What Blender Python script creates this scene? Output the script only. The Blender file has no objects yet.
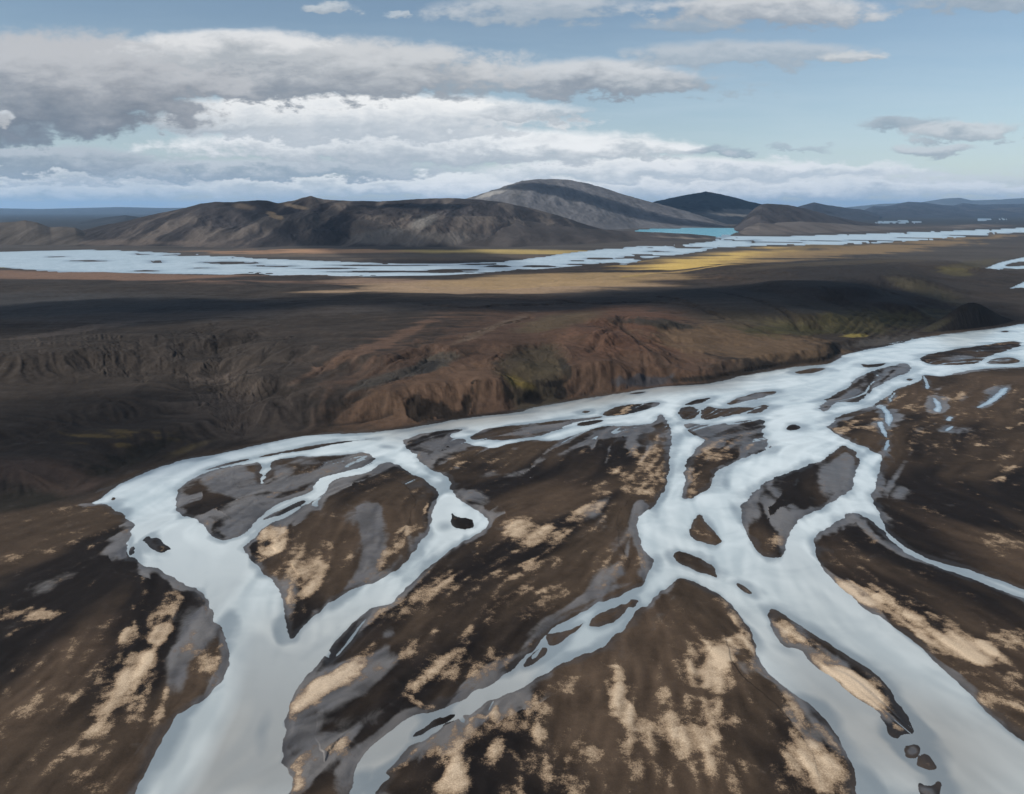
import bpy, math
import numpy as np
from mathutils import Vector

# ------------------------------------------------------------------ camera model
F, W, HP = 740.0, 1024, 794
HCAM = 120.0
PITCH = math.atan((397.0 - 209.0) / F)
CP, SP = math.cos(PITCH), math.sin(PITCH)
rng = np.random.default_rng(7)
scene = bpy.context.scene
EXPOSURE = 0.42
SUN_E = 4.9
SKY_VAL = 0.85
HAZE = 0.000020
# px, py, rx, ry, altitude, thickness, rotation, height of the shaded ground, seed
SHADE_CLOUDS = [(40,318,170,17,1500,110,0.0,20,1), (255,305,90,9,1500,110,0.2,20,12), (810,297,170,14,1500,110,0.1,20,2), (480,306,120,7,1500,100,-.05,20,3), (660,296,80,7,1500,100,.2,20,11), (30,440,130,50,1500,90,0.1,5,9),
          (335,234,26,10,1700,170,0.4,40,4), (400,205,60,3,1700,110,0.0,130,5,(-420,3300,240,90)),
          (706,208,60,6,2600,260,0.0,150,7,(2040,7800,1100,900)), (590,206,48,3.2,1600,230,-.74,160,8,(650,5500,850,130))]
COL = scene.collection


def P(px, py, h=0.0):
    """ground point (height h) seen at a photo pixel"""
    u = (px - 512.0) / F
    v = (397.0 - py) / F
    t = (HCAM - h) / (SP - v * CP)
    return (u * t, (CP + v * SP) * t)


def proj(X, Y, Z):
    f = Y * CP - (Z - HCAM) * SP
    up = Y * SP + (Z - HCAM) * CP
    f = np.where(f > 1.0, f, 1.0)
    return 512 + F * X / f, 397 - F * up / f


def sstep(a, b, x):
    t = np.clip((x - a) / (b - a), 0, 1)
    return t * t * (3 - 2 * t)


# ------------------------------------------------------------------ noise
NT = 1024


def make_tile(seed):
    g = np.random.default_rng(seed).random((NT, NT)).astype(np.float32)
    return g


TILES = [make_tile(s) for s in range(6)]


def vnoise(x, y, k=0):
    t = TILES[k % 6]
    xf = np.floor(x); yf = np.floor(y)
    fx = (x - xf).astype(np.float32); fy = (y - yf).astype(np.float32)
    fx = fx * fx * (3 - 2 * fx); fy = fy * fy * (3 - 2 * fy)
    xi = xf.astype(np.int64) & (NT - 1); yi = yf.astype(np.int64) & (NT - 1)
    x1 = (xi + 1) & (NT - 1); y1 = (yi + 1) & (NT - 1)
    a = t[yi, xi]; b = t[yi, x1]; c = t[y1, xi]; d = t[y1, x1]
    return (a + (b - a) * fx) * (1 - fy) + (c + (d - c) * fx) * fy


def fbm(x, y, scale, octv=4, k=0, gain=0.5):
    """-1..1-ish"""
    s = np.zeros(np.shape(x), np.float32); amp = 1.0; tot = 0
    fx, fy = x / scale, y / scale
    for o in range(octv):
        c, sn = math.cos(0.6 * o + k), math.sin(0.6 * o + k)
        s += amp * (vnoise(fx * c - fy * sn + 17.3 * o, fx * sn + fy * c + 9.1 * o, k + o) * 2 - 1)
        tot += amp; amp *= gain; fx = fx * 2.03; fy = fy * 2.03
    return s / tot * 1.6


def ridged(x, y, scale, octv=4, k=0):
    s = np.zeros(np.shape(x), np.float32); amp = 1.0; tot = 0
    fx, fy = x / scale, y / scale
    for o in range(octv):
        c, sn = math.cos(0.7 * o + k), math.sin(0.7 * o + k)
        n = 1 - np.abs(vnoise(fx * c - fy * sn + 7.7 * o, fx * sn + fy * c + 3.1 * o, k + o) * 2 - 1)
        s += amp * n; tot += amp; amp *= 0.5; fx = fx * 2.1; fy = fy * 2.1
    return s / tot


# ------------------------------------------------------------------ traced outlines (photo pixels)
NORTH_BANK = [(94.5,503.6),(104,499.6),(110,492),(120,483.4),(140,474.4),(160.6,466.7),(180.7,460.3),(200.8,456.3),(221,453.2),
 (241,449),(270,442),(300.4,436.5),(330.6,434),(344.7,433.7),(377,432),(407,428.5),(440,422.4),(460.4,418.3),(486.6,415.2),
 (512.8,412.6),(541,406.2),(571,400.6),(586,398.3),(616.4,394.6),(640.6,390.2),(660.7,387.2),(681,385.8),(709,384.2),(725,380),
 (760,373),(780,369.3),(800,366),(830.6,363.3),(836.7,359.3),(846.7,354.6),(865,349.8),(893,345.2),(917,338.5),(937,335.2),
 (965,331.8),(995,328.5),(1024,324),(1060,318),(1120,308),(1200,298),(1400,278)]
RIVER_OUT = NORTH_BANK + [
 (1400,330),(1200,348),(1060,362),(1024,367.4),(1011,367.4),(985,368.4),(965,370.4),(941,376.5),(921,374.5),(922.7,380.5),(904.6,385.5),
 (888.5,394.6),(881,400.8),(873,405.6),(852.8,411.6),(840.7,416.7),(830.6,422.7),(828.6,428.8),(838.7,435.8),(852.8,442.9),
 (870.9,448.9),(881,457),(882.4,465),(878.4,476.2),(873.3,488.3),(872.3,502.4),(882.4,518.5),(894.5,536.6),(904.6,546.7),
 (924.7,556.7),(953,564.8),(969,568.8),(997,578.9),(1024,589),(1060,602),(1150,636),(1400,725),
 (1400,745),(1150,653),(1060,613),(1024,598.5),(1005,591.5),(979,581.5),(955,572.5),(936.8,566.3),(910.6,555.5),(890.5,541),(868.3,520),(857,513),(850,511.5),(841,518),(829,526),(819,531.5),(814.5,538),(816,551),(820.8,568),(834,583),(848,593),(864,609),(880,617),
 (904.6,634),(922.7,650),(936.8,664.2),(951,677.3),(965,690.4),(985,711.5),(1005.3,726.6),(1024,740.7),(1060,768),(1120,808),(1250,880),(1500,1010),
 (900,1600),(300,1700),(-300,1500),
 (0,1150),(70,950),(110,850),(135,793.7),(142,778),(150,761),(160.3,740.7),(168.3,724.6),(174.4,714.6),
 (178.4,712),(194.5,704),(208.6,696),(218.7,687),(226.7,676.8),(231.2,660.7),(230.8,648.6),(222.7,630.5),(216.7,616.4),
 (209.6,600),(202.6,592),(190.5,586),(172.4,575),(156.5,568.6),(140.4,563),(130.3,558),(126.7,552),(128.3,543),(131.4,533),
 (136.4,525.7),(135.4,521.7),(124.3,517.7),(111,508.6),(105,502.5)]

ISL = {}
ISL['A'] = [(173.7,498.5),(175.7,491.5),(184.7,482.4),(198.8,474.4),(217,468.3),(237,464.5),(251,463),(260,460.5),(261,470.4),(259,480.4),(262,484),
 (265,478.4),(272,466.3),(273,460.5),(276.3,457.5),(290.4,456),(314.5,456),(334.7,455.2),(352.8,454.2),(365,451.2),(377,457.3),(367,465.3),
 (352.8,470.4),(334.7,474.4),(322.6,478.4),(317.5,484.5),(315.5,490.5),(304.5,495.5),(284.3,501.6),(270.2,508.6),(258,516.7),(248,530.8),
 (241,536.8),(225,540.4),(215,536.8),(205,526.7),(192.8,519.7),(180.7,513.7),(174.7,506.6)]
ISL['A2'] = [(252,458.6),(270,453.2),(290,449.6),(320.6,444),(352.8,440),(377,438.2),(352.8,442),(326.6,446.4),(308.5,450.4),(286,453),(270,456.5)]
ISL['A3'] = [(204,470.5),(222,464.3),(246,458.8),(250,459.6),(232,464),(214,468.5)]
ISL['B'] = [(241,548.5),(250,540.8),(266.2,526.5),(286.3,517.5),(302.4,507.2),(314.5,499),(324.6,491),(327.6,482.4),(336.7,477.6),(352.8,474.8),
 (369,471),(379,464.8),(389,461.5),(401,465.8),(413,474.4),(425.3,480.4),(433.4,488.5),(438.4,498.5),(434.4,514.7),(432,526),(425,538.3),
 (413,551),(401,566.5),(389,574.5),(376.8,584.6),(356.7,586.6),(340.6,594.7),(326.5,604.7),(312.4,616.8),(300.3,629),(290.2,641),
 (287.2,629),(286.2,614.8),(280,598.7),(275,588.6),(268,577),(255,563),(246,554)]
ISL['B2'] = [(262,520),(272,514),(286,508),(303,500),(306,502),(296,507.5),(284,513),(272,517)]
ISL['C'] = [(287,793.7),(288,777),(284,763),(283,746.8),(284,730.7),(286,714.6),(289,700.5),(295,686.4),(307.3,673.3),(320,661.2),(329.5,648),
 (340.6,635),(350.6,625),(366.7,610.8),(376.8,605.7),(389,602.7),(394,597.7),(405,588.6),(415,578.5),(431,565.5),(445,554.4),(460,544.7),(469.5,539),
 (480,531.5),(486,524.5),(485,519),(479,512.5),(468,505.5),(456,499),(451.6,493),(451.2,486.5),(455.4,484),(450.4,477.7),(438.3,472.6),(426.2,466.6),
 (417,459.6),(412,450.5),(404,445.5),(401,439.8),(408,438.4),(420,433.6),(436.3,431.2),(456.4,429.7),(463.5,429.6),(460,431.6),(451.4,433.6),(452.4,437.4),
 (462.4,438.8),(467.5,442.4),(476.5,446),(496.7,447.5),(504.7,444.2),(524.9,440.8),(539,439.6),(547,441),(559,440.2),(567,437.4),(581.3,432.5),(592,428.5),
 (606,426.5),(620.4,425.8),(644.6,424.6),(657,422.4),(657.7,417.4),(661.7,414),(664.7,417.4),(666.7,424.4),(673.8,431.5),(670.8,440.6),(669.8,454.7),
 (667.8,468.8),(664.7,486.9),(660.7,493),(654.7,501),(647,510),(640.6,516),(637.5,528.3),(640.6,538.4),(648.6,554.5),(652.6,560.6),(649.6,572),
 (644,583.5),(633,588.3),(621,593.4),(601,602.4),(584.9,609.5),(572.8,616.5),(550.6,627.6),(540.6,638.7),(534.5,648.8),(522.4,656.8),(514.4,665),
 (507,673),(491,685.4),(475,692.4),(459,702.5),(432.8,710.5),(414.7,714.6),(400.6,724.6),(386.5,734.7),(374.4,745.8),(363.3,759),(357.3,773),
 (348.2,793),(330,840),(290,950),(220,1150),(180,1150),(255,950),(286,850)]
ISL['C2'] = [(472.5,437.4),(476,432.5),(480.6,429.3),(486.6,427.3),(506.7,426.7),(539,422.7),(571,419.3),(588,417.6),(602,416),(600,418.4),(586,420.8),(574,423),
 (562,428),(549,432.8),(533,437.4),(508.8,440),(488.6,440.4),(474.5,440)]
ISL['C3'] = [(578,422.8),(600,419.5),(604,421),(590,425),(579,426)]
ISL['D'] = [(376,794),(386.5,782),(391,775.5),(386,771.5),(391,767.5),(402.6,757),(408.6,746.8),(420.7,738.7),(440.8,727.7),(459,717.6),(473,711.5),
 (491,699.5),(520,688),(540.6,677),(560.7,665),(580.8,655.8),(597,652.8),(609,644.7),(621,631.6),(638,614),(660,592.6),(671,584),(681.9,576.5),(697,583.7),
 (717,592.8),(729,601.3),(741,616.4),(751,630.5),(756,644.6),(761,660.7),(771,673.8),(791,689),(811,705),(824,718),(834,732.7),(846,752.8),(854,771),
 (858.2,793),(862,850),(860,950),(850,1150),(270,1150),(330,950),(360,850)]
ISL['E'] = [(852,490),(855.8,479),(860.8,460),(853,450),(841,444.2),(833,453.2),(820.8,460.3),(800.7,468.3),(780.6,475.4),
 (762.4,484.5),(752.4,494.5),(742.3,504.6),(741.3,512.6),(742.3,528.8),(748.3,538.8),(760.4,555),(770.5,559),(784.6,557),
 (786.6,549),(790.6,534.8),(798,523.5),(803,518),(813,511.5),(829,504),(843,497)]
ISL['J1'] = [(145.5,538.8),(147.5,536.8),(151,540),(154.5,537.6),(160,539),(161.6,543.5),(167,546),(170.6,549.5),(167,550),(162.6,553.3),(150.5,547.9)]
ISL['J2'] = [(111.8,499.4),(113,497.2),(114.8,498),(113.8,500.4)]
ISL['J3'] = [(129.5,553),(131,548),(133,546.5),(132,551),(130.8,556)]
ISL['J4'] = [(450.4,512),(460.4,517),(472.5,519),(476,524),(472.5,529),(458.4,529.5),(449.3,526),(448.3,519)]
ISL['I1'] = [(546.6,637.7),(549,635),(556.7,633.7),(572.8,628.6),(585,621.5),(580.8,627.6),(564.7,638.7),(551.6,645.7)]
ISL['I2'] = [(587.9,626.8),(590.9,618.5),(601,613.5),(617,607.5),(637,599.5),(627,608.5),(617,619),(601,625.5)]
ISL['I3'] = [(523,667),(532.5,655.8),(541,648),(544.6,648.4),(543.6,653.5),(534,662)]
ISL['I4'] = [(411.6,737.7),(414,733),(420.7,729.7),(436.8,720.6),(457,712.8),(455,717.6),(432.8,727.7),(418.7,736.7)]
ISL['M'] = [(681.9,499),(683.9,480.8),(683.9,469.8),(688.9,458.7),(697,446.6),(705,439.6),(699,437.5),(689,430.5),(682,424.5),(690,422.6),(701,424.5),(712,424.8),
 (727,423.4),(747.3,420.4),(762,418.7),(765.2,425.7),(760,432.8),(770.2,441.9),(772.2,447.9),(758,451.9),(750.4,455.2),(726.2,466.3),(715,472.4),
 (712,482.4),(709,488.9),(699,495),(689,499)]
ISL['M1'] = [(677.8,413.4),(679,408.5),(682.9,406.7),(690.9,406.7),(699,411.4),(698,415),(695,419),(684.9,419.8)]
ISL['M2'] = [(700,420),(701,414),(703,409.8),(709,406.2),(719,409.6),(737.2,407.5),(754,407.3),(766.2,404.2),(769.8,407),(758,413.2),(740,414.5),(731,414.6),(713,420)]
ISL['M4'] = [(727,404.5),(735,399.3),(746,395.5),(758,392.5),(774,391),(777.3,393),(764,397.5),(744,402)]
ISL['M5'] = [(684,405.2),(692,401.3),(701,399),(711,397.7),(703,401.8),(694,404)]
ISL['N'] = [(854.8,378.4),(868.9,372.8),(889,366.3),(906.2,362.3),(913.2,369.3),(893,378.4),(872.9,388.5),(862.9,398.5),(854.8,402.6),(838.7,401.6),
 (833.5,404),(831,408),(824.6,412.6),(819.6,409.6),(821.6,403.6),(832.7,397.5),(848.8,387.5)]
ISL['N2'] = [(861.9,364),(868.9,364.9),(888,362.7),(879,366.3),(864.9,367.6)]
ISL['O'] = [(918.7,359.3),(924.7,355.3),(949,350.3),(981,345.2),(1013,340.6),(1023.4,343.2),(1017.3,347.3),(997,353.3),(983,358.3),(979,363.6),(953,365.6),(930.7,364.4),(922.7,362)]
ISL['O2'] = [(985,363.6),(995,358.5),(1011.3,356.9),(1021.4,361.5),(1009.3,364)]
ISL['Q'] = [(602.3,414.4),(608.3,409.3),(624.5,405.3),(644.6,402.3),(661.7,402.3),(658.7,406.3),(644.6,410.4),(626.5,415),(608.3,415.8)]
ISL['R1'] = [(582.5,412),(585.5,410.8),(589.5,411.4),(586,413)]
ISL['R2'] = [(628,394),(637,392.2),(646.6,391.6),(638,394)]
ISL['P1'] = [(795.4,372.4),(808.5,368.9),(826.6,368.1),(814.5,372),(800.4,374)]
ISL['P2'] = [(785.3,428.8),(793.4,423.9),(799.4,426.7),(797.4,429.6),(788.3,430.4)]
ISL['P3'] = [(906.5,379.7),(909,378.3),(912.5,379.2),(910,380.8)]
ISL['P4'] = [(1001,331.5),(1006,330.5),(1009,331.3),(1004,332.3)]
ISL['S'] = [(689,530.4),(693,520.3),(701,514),(709,526.3),(721,538),(725.2,542.4),(713,545.5),(699,541.4),(691,536.4)]
ISL['T'] = [(672.8,554.5),(681,551.5),(699,557.5),(713,567),(719,578),(709,575.7),(691,569.6),(678.8,562.6)]
ISL['U'] = [(736.5,583),(742.7,585.4),(748,589.5),(752,593.8),(746.7,593.2),(739.5,588)]
ISL['V'] = [(769.9,607.3),(781,612.4),(799,624.5),(817,637.5),(832,648),(844,655),(864,667.2),(878.4,678.3),(888.5,690.4),(894.5,702.5),(904.6,716.6),(913.6,733.7),
 (902.6,734.7),(892.5,735.7),(888.5,726.7),(878.4,714.6),(868,705.5),(854,698.5),(840,687.4),(830,679.5),(821.3,672.8),(809,660.7),(801,650.6),(785,646.6),
 (777,638.5),(770.9,628.5),(769,620.4),(771,614)]
ISL['W1'] = [(907,752),(912,745.5),(918.5,746),(917,753),(912,757.5),(908,757)]
ISL['W2'] = [(917,765),(921,758),(926.7,754.6),(930.5,761),(933,766),(932,768.8),(924,768)]
ISL['W3'] = [(919.5,783),(925,786),(933,786.5),(939.5,781.5),(940.8,786),(938,797),(922,797),(919,789)]

SIDE = [  # small side waters on the right-hand plain
 [(974,408.4),(981,405),(991.2,398.6),(1001.2,389),(1007.5,387.2),(1006.3,392.6),(995.2,401.6),(981,407.2)],
 [(924.5,382),(928.5,380.5),(930,386),(928,389),(925,388)],
 [(934,397.5),(938.5,401),(940,406.5),(938,411.5),(935.5,410.5),(937,405),(934.5,400.5)],
 [(947.5,419.6),(950,416.5),(951,418),(949,420.6)],
 [(944,430.6),(952,426),(954,426.6),(947,431)],
 [(876,406.5),(881,404.6),(888,408.5),(891.3,414),(891.8,422),(889.6,426.5),(886,424.5),(886.4,417),(882,410.5)],
 [(878.3,422.5),(882,421.5),(883.4,428),(887.6,435.5),(886,437.5),(880.5,430)],
 [(886.2,441),(889.6,440),(888.5,446),(885,450.5),(884.5,447)]]
UPPER = [[(984,269.4),(992,265.5),(1003,261.8),(1024,257.2),(1060,250),(1060,266),(1040,269),(1018,269.4),(1004,267.5),(992,271.5),(986,271)],
         [(1009,289.2),(1017,285),(1024,281.5),(1060,277),(1060,285),(1032,288.5),(1018,287.4)]]
UPPER_BAR = [[(1003,266),(1012,262.5),(1026,261),(1034,263),(1022,266.5)]]

FAR_RIVER = [(-220,254),(-80,253),(0,252),(37,250.5),(75,250),(125,250.7),(155,252.5),(212,255),(256,258.5),(306,260.5),(356,262.5),(406,263.7),(468,263.7),
 (493,261.2),(512,260.8),(537,257.5),(587,251.2),(624,247.5),(662,245.5),(700,243.4),(716,240.6),(722,238),(734,235.8),(749,236.5),(768,237),(818,235.5),(868,233.7),
 (918,232.3),(980,230),(1024,228),(1100,225),(1250,223),(1250,228.6),(1100,230.6),(1024,231.8),(993,233.9),(943,238.5),(893,242.3),(843,244.4),(793,245.3),
 (768,245.6),(737,246.4),(712,248.4),(700,252.3),(674,254.8),(652,258),(636,262),(622,266.2),(617,262.4),(600,263.4),(574,266.2),(539,269.6),(512,271),(481,273.7),(443,275.5),
 (406,276.4),(381,277),(331,276.4),(281,275.6),(256,275.4),(190,274),(125,273),(62,271.4),(12,269),(0,267.4),(-80,264),(-220,262)]
FAR_BARS = [(86,260.8,17,1.3),(97,264.2,7,1.5),(129,259.3,5,1.2),(157,261.7,6,1.5),(184,255.2,24,1.3),(228,262.8,22,1.8),(141,254.3,8,.9),(25,265.7,7,1.1),(11,260,9,.9),
 (146,271,8,.7),(52,256.8,10,.7),(271,266.2,20,1.3),(385,265.3,50,.8),(390,271.8,60,1.3),(430,262.6,30,.9),(600,258.6,13,1.4),(537,266.3,15,1.2),(632,257,10,1.0),(580,264.5,12,.8),
 (660,251.5,12,.8),(690,247.5,16,.9),(918,238.2,40,.7),(850,240.5,45,.6),(970,235.5,30,.6),(780,242.5,25,.8),(745,240.5,14,.7),(330,268.5,30,.8),(450,270,20,1.0),(500,266.5,12,.7),(62,268,6,.6),(200,268,14,.5)]
LAKE = [(634,230.2),(657,228.8),(690,228.3),(732,228),(745,229),(738,232),(728,235.5),(733,238.2),(720,238.5),(700,236.5),(660,235),(640,233)]
PONDS = [[(868,222.8),(880,221),(905,220.6),(926,221.6),(918,223.4),(890,224)],[(955,220.2),(985,218.6),(1010,218),(1012,219.4),(975,221)]]


def chaikin(p, n=2):
    p = np.asarray(p, float)
    for _ in range(n):
        q = np.roll(p, -1, 0)
        a = p * .8 + q * .2; b = p * .2 + q * .8
        p = np.empty((len(a) * 2, 2)); p[0::2] = a; p[1::2] = b
    return p


def world_poly(px, n=2, h=0.0):
    c = chaikin(px, n)
    return np.array([P(a, b, h) for a, b in c])


# ------------------------------------------------------------------ the log-polar ground grid
TH_F = math.radians(47)
NF = 1560
th_f = np.linspace(-TH_F, TH_F, NF)
dth = th_f[1] - th_f[0]
th_c = np.linspace(TH_F, 2 * math.pi - TH_F, 92)[1:-1]
TH = np.concatenate([th_f, th_c])


def row_radii():
    r = [4.0, 20.0, 40.0, 60.0]
    x = 72.0
    while x < 70000:
        r.append(x)
        step_px = x * x / (F * HCAM) * 0.95          # about one photo row on flat ground
        lim = 1e9
        if 250 < x < 900: lim = 1.3
        elif 900 <= x < 1700: lim = 7.0
        x += max(0.16, min(step_px, lim, x * 0.12))
    r.append(90000.0)
    return np.array(r)


R = row_radii()
NR, NC = len(R), len(TH)
LNR = np.log(R)
X = (R[:, None] * np.sin(TH)[None, :]).astype(np.float64)
Y = (R[:, None] * np.cos(TH)[None, :]).astype(np.float64)
RR = np.repeat(R[:, None], NC, 1)
print('grid', NR, NC)


def inside_poly(w):
    """even-odd fill of a world polygon on the fine part of the grid"""
    cnt = np.zeros((NR + 1, NF), np.int16)
    n = len(w)
    for k in range(n):
        (x0, y0), (x1, y1) = w[k], w[(k + 1) % n]
        t0, t1 = math.atan2(x0, y0), math.atan2(x1, y1)
        if abs(t1 - t0) > math.pi: continue
        lo, hi = min(t0, t1), max(t0, t1)
        j0 = int(math.ceil((lo + TH_F) / dth)); j1 = int(math.ceil((hi + TH_F) / dth)) - 1
        j0 = max(j0, 0); j1 = min(j1, NF - 1)
        if j1 < j0: continue
        th = th_f[j0:j1 + 1]
        s, c = np.sin(th), np.cos(th)
        dx, dy = x1 - x0, y1 - y0
        den = s * dy - c * dx
        den = np.where(np.abs(den) < 1e-12, 1e-12, den)
        r = (x0 * dy - y0 * dx) / den
        i = np.searchsorted(R, r)
        np.add.at(cnt, (np.clip(i, 0, NR), np.arange(j0, j1 + 1)), 1)
    return (np.cumsum(cnt, 0)[:NR] % 2).astype(bool)


def sdf_poly(w, margin, rel=False):
    """signed distance (positive inside), clipped to margin (metres, or a share of the distance)"""
    D = np.full((NR, NF), 1e9, np.float32)
    n = len(w)
    for k in range(n):
        a, b = w[k], w[(k + 1) % n]
        ra, rb = math.hypot(*a), math.hypot(*b)
        m = margin * max(ra, rb) if rel else margin
        lo, hi = min(ra, rb) - m, max(ra, rb) + m
        i0, i1 = np.searchsorted(R, lo) - 1, np.searchsorted(R, hi) + 1
        ta, tb = math.atan2(a[0], a[1]), math.atan2(b[0], b[1])
        rm = max(min(ra, rb), 5.0)
        dt = m / rm
        j0 = int((min(ta, tb) - dt + TH_F) / dth) - 1; j1 = int((max(ta, tb) + dt + TH_F) / dth) + 2
        i0 = max(i0, 0); i1 = min(i1, NR); j0 = max(j0, 0); j1 = min(j1, NF)
        if i1 <= i0 or j1 <= j0: continue
        xs = X[i0:i1, j0:j1]; ys = Y[i0:i1, j0:j1]
        ex, ey = b[0] - a[0], b[1] - a[1]
        L2 = ex * ex + ey * ey + 1e-9
        t = np.clip(((xs - a[0]) * ex + (ys - a[1]) * ey) / L2, 0, 1)
        d = np.hypot(xs - a[0] - t * ex, ys - a[1] - t * ey)
        np.minimum(D[i0:i1, j0:j1], d, out=D[i0:i1, j0:j1])
    ins = inside_poly(w)
    lim = margin * RR[:, :NF] if rel else margin
    D = np.minimum(D, lim)
    return np.where(ins, D, -D)


XF, YF, RF = X[:, :NF], Y[:, :NF], RR[:, :NF]

# ---- water: positive = in the water, metres from its edge
near_rows = RF < 2600
sd = sdf_poly(world_poly(RIVER_OUT), 45.0)
isl_sd = {}
for k, poly in ISL.items():
    n = 1 if len(poly) < 9 else 2
    isl_sd[k] = sdf_poly(world_poly(poly, n), 12.0)
edge_n = (fbm(XF, YF, 9.0, 4, 1) * 0.6 + fbm(XF, YF, 2.2, 4, 2) * 0.45) * np.clip(RF / 330, .55, 1.5)
river = sd.copy()
for k in isl_sd:
    river = np.minimum(river, -isl_sd[k])
side = np.full_like(sd, -12.0)
for p in SIDE:
    side = np.maximum(side, sdf_poly(world_poly(p, 1), 12.0))
upper = np.full_like(sd, -60.0)
for p in UPPER:
    upper = np.maximum(upper, sdf_poly(world_poly(p, 1), 60.0))
for p in UPPER_BAR:
    upper = np.minimum(upper, -sdf_poly(world_poly(p, 1), 60.0))
far = sdf_poly(world_poly(FAR_RIVER), 0.06, True)
def ell(cx, cy, rx, ry, n=14, rot=0.0):
    a = np.linspace(0, 2 * math.pi, n, endpoint=False)
    ex, ey = rx * np.cos(a), ry * np.sin(a)
    return np.stack([cx + ex * math.cos(rot) - ey * math.sin(rot), cy + ex * math.sin(rot) + ey * math.cos(rot)], 1)
PUf = proj(XF, YF, np.zeros_like(XF))[0]
far_nn = fbm(XF / 3.5, YF, 34., 4, 1) * 9 * np.clip(RF / 2500, .5, 2)
fb_sd = []; fb_raw = []
FAR_BARS = [b for q, b in enumerate(FAR_BARS) if b[0] > 240 or b[2] > 9 or q % 3 == 0]
for (cx, cy, rx, ry) in FAR_BARS:
    e = ell(cx, cy, rx * 1.25, ry * .8, 18)
    jit = np.random.default_rng(int(cx * 7 + cy)).uniform(.65, 1.25, (18, 1))
    e = (e - [cx, cy]) * jit + [cx, cy]
    s_ = sdf_poly(np.array([P(a, b) for a, b in chaikin(e, 1)]), 0.03, True)
    fb_raw.append(s_); fb_sd.append(s_ + far_nn)
far_n = (fbm(XF / 2.2, YF, 60., 4, 3) * 14 + fbm(XF / 3, YF, 20., 3, 4) * 5) * np.clip(RF / 2500, .5, 2)
far_streak = fbm(XF / 6.0, YF, 22., 4, 5)
far_e = far + far_n * 0.8 - np.maximum(0, far_streak - 0.34 + .12 * sstep(330, 200, PUf)) * 200 * sstep(120, 330, PUf)
for s_ in fb_sd:
    far_e = np.minimum(far_e, -s_ + far_n * 0.35)
lake = sdf_poly(world_poly(LAKE), 0.06, True) + far_n * 0.3
pond = np.full_like(sd, -400.0)
for p in PONDS:
    pond = np.maximum(pond, sdf_poly(world_poly(p, 1), 0.06, True) + far_n * .5 - np.maximum(0, far_streak + .05) * 420 - 25)

river_e = river + edge_n
side_e = side + edge_n * 0.7
upper_e = upper + edge_n * 2.0
water_all = np.maximum.reduce([river_e, side_e, upper_e, far_e, lake, pond])
land_d = -water_all

# ---- the northern country: control heights (px, py, h)
CTRL = [(0,512,3),(60,503,2),(100,482,2.5),(150,457,2.5),(0,470,8),(60,450,7),(120,430,6),(180,420,6),(215,440,4),(240,430,4),(230,402,8),(200,395,9),(-80,470,8),(-80,540,3),
 (0,420,13),(60,402,13),(120,388,14),(170,378,14),(208,380,12),(-100,400,14),(-100,335,33),
 (0,345,33),(60,338,34),(120,333,35),(170,331,35),(208,336,32),(228,326,36),(255,345,31),(226,356,19),
 (0,312,35),(100,308,35),(200,308,36),(300,312,36),(300,292,30),(100,292,28),(0,286,22),(200,288,24),
 (0,273,5),(100,279,5),(200,281,5),(300,283,5),(400,283,6),(500,280,7),(600,272,7),(700,261,8),(760,254,8),(850,250,9),(950,242,11),(1024,236,14),(1150,232,14),(-120,270,5),
 (262,372,24),(300,342,32),(350,330,34),(280,402,15),(320,422,9),(350,398,18),(390,352,33),(400,385,22),(352,384,19),(425,362,26),(310,435,4),(260,425,5),
 (400,330,34),(450,345,36),(500,340,38),(560,346,37),(600,331,42),(612,318,44),(652,320,40),(450,396,16),(420,406,12),(380,420,8),(520,377,21),(545,360,25),(560,362,25),(535,392,12),(565,392,11),(585,360,29),(600,372,21),(645,366,17),(690,368,10),(640,348,27),(480,372,26),(500,355,33),(430,380,24),
 (480,318,34),(550,314,32),(500,300,33),(600,300,34),(400,302,35),
 (690,355,15),(690,345,20),(690,335,26),(740,356,13),(740,348,15),(740,340,19),(740,331,25),(790,358,12),(790,351,14),(790,343,17),(790,334,23),(825,354,12),(825,346,14),(842,342,8),(720,325,30),(640,330,34),
 (870,336,8),(910,331,3),(925,324,4),(945,316,4),(1000,312,4),(850,312,25),(800,312,33),(900,302,28),(750,302,36),(700,300,36),(820,284,45),(862,268,52),(800,270,46),(885,274,47),(925,292,20),(960,300,6),(992,288,5),
 (1000,276,5),(1024,300,6),(948,260,30),(1024,247,22),(700,280,30),(760,275,36),(1100,310,6),(1100,270,6),(660,285,28)]
CTRL = [(a, b, h * .62) for a, b, h in CTRL]
cw = np.array([P(a, b, h) for a, b, h in CTRL]); ch = np.array([c[2] for c in CTRL], float)
cth, clr = np.arctan2(cw[:, 0], cw[:, 1]), np.log(np.hypot(cw[:, 0], cw[:, 1]))


def north_height(th, lnr):
    shp = np.broadcast(th, lnr).shape
    num = np.zeros(shp, np.float32); den = np.zeros(shp, np.float32)
    for k in range(len(ch)):
        d2 = ((th - cth[k]) / 0.075) ** 2 + ((lnr - clr[k]) / 0.085) ** 2
        w = 1.0 / (d2 + 0.12) ** 2.2
        num += w * ch[k]; den += w
    return num / den


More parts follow.
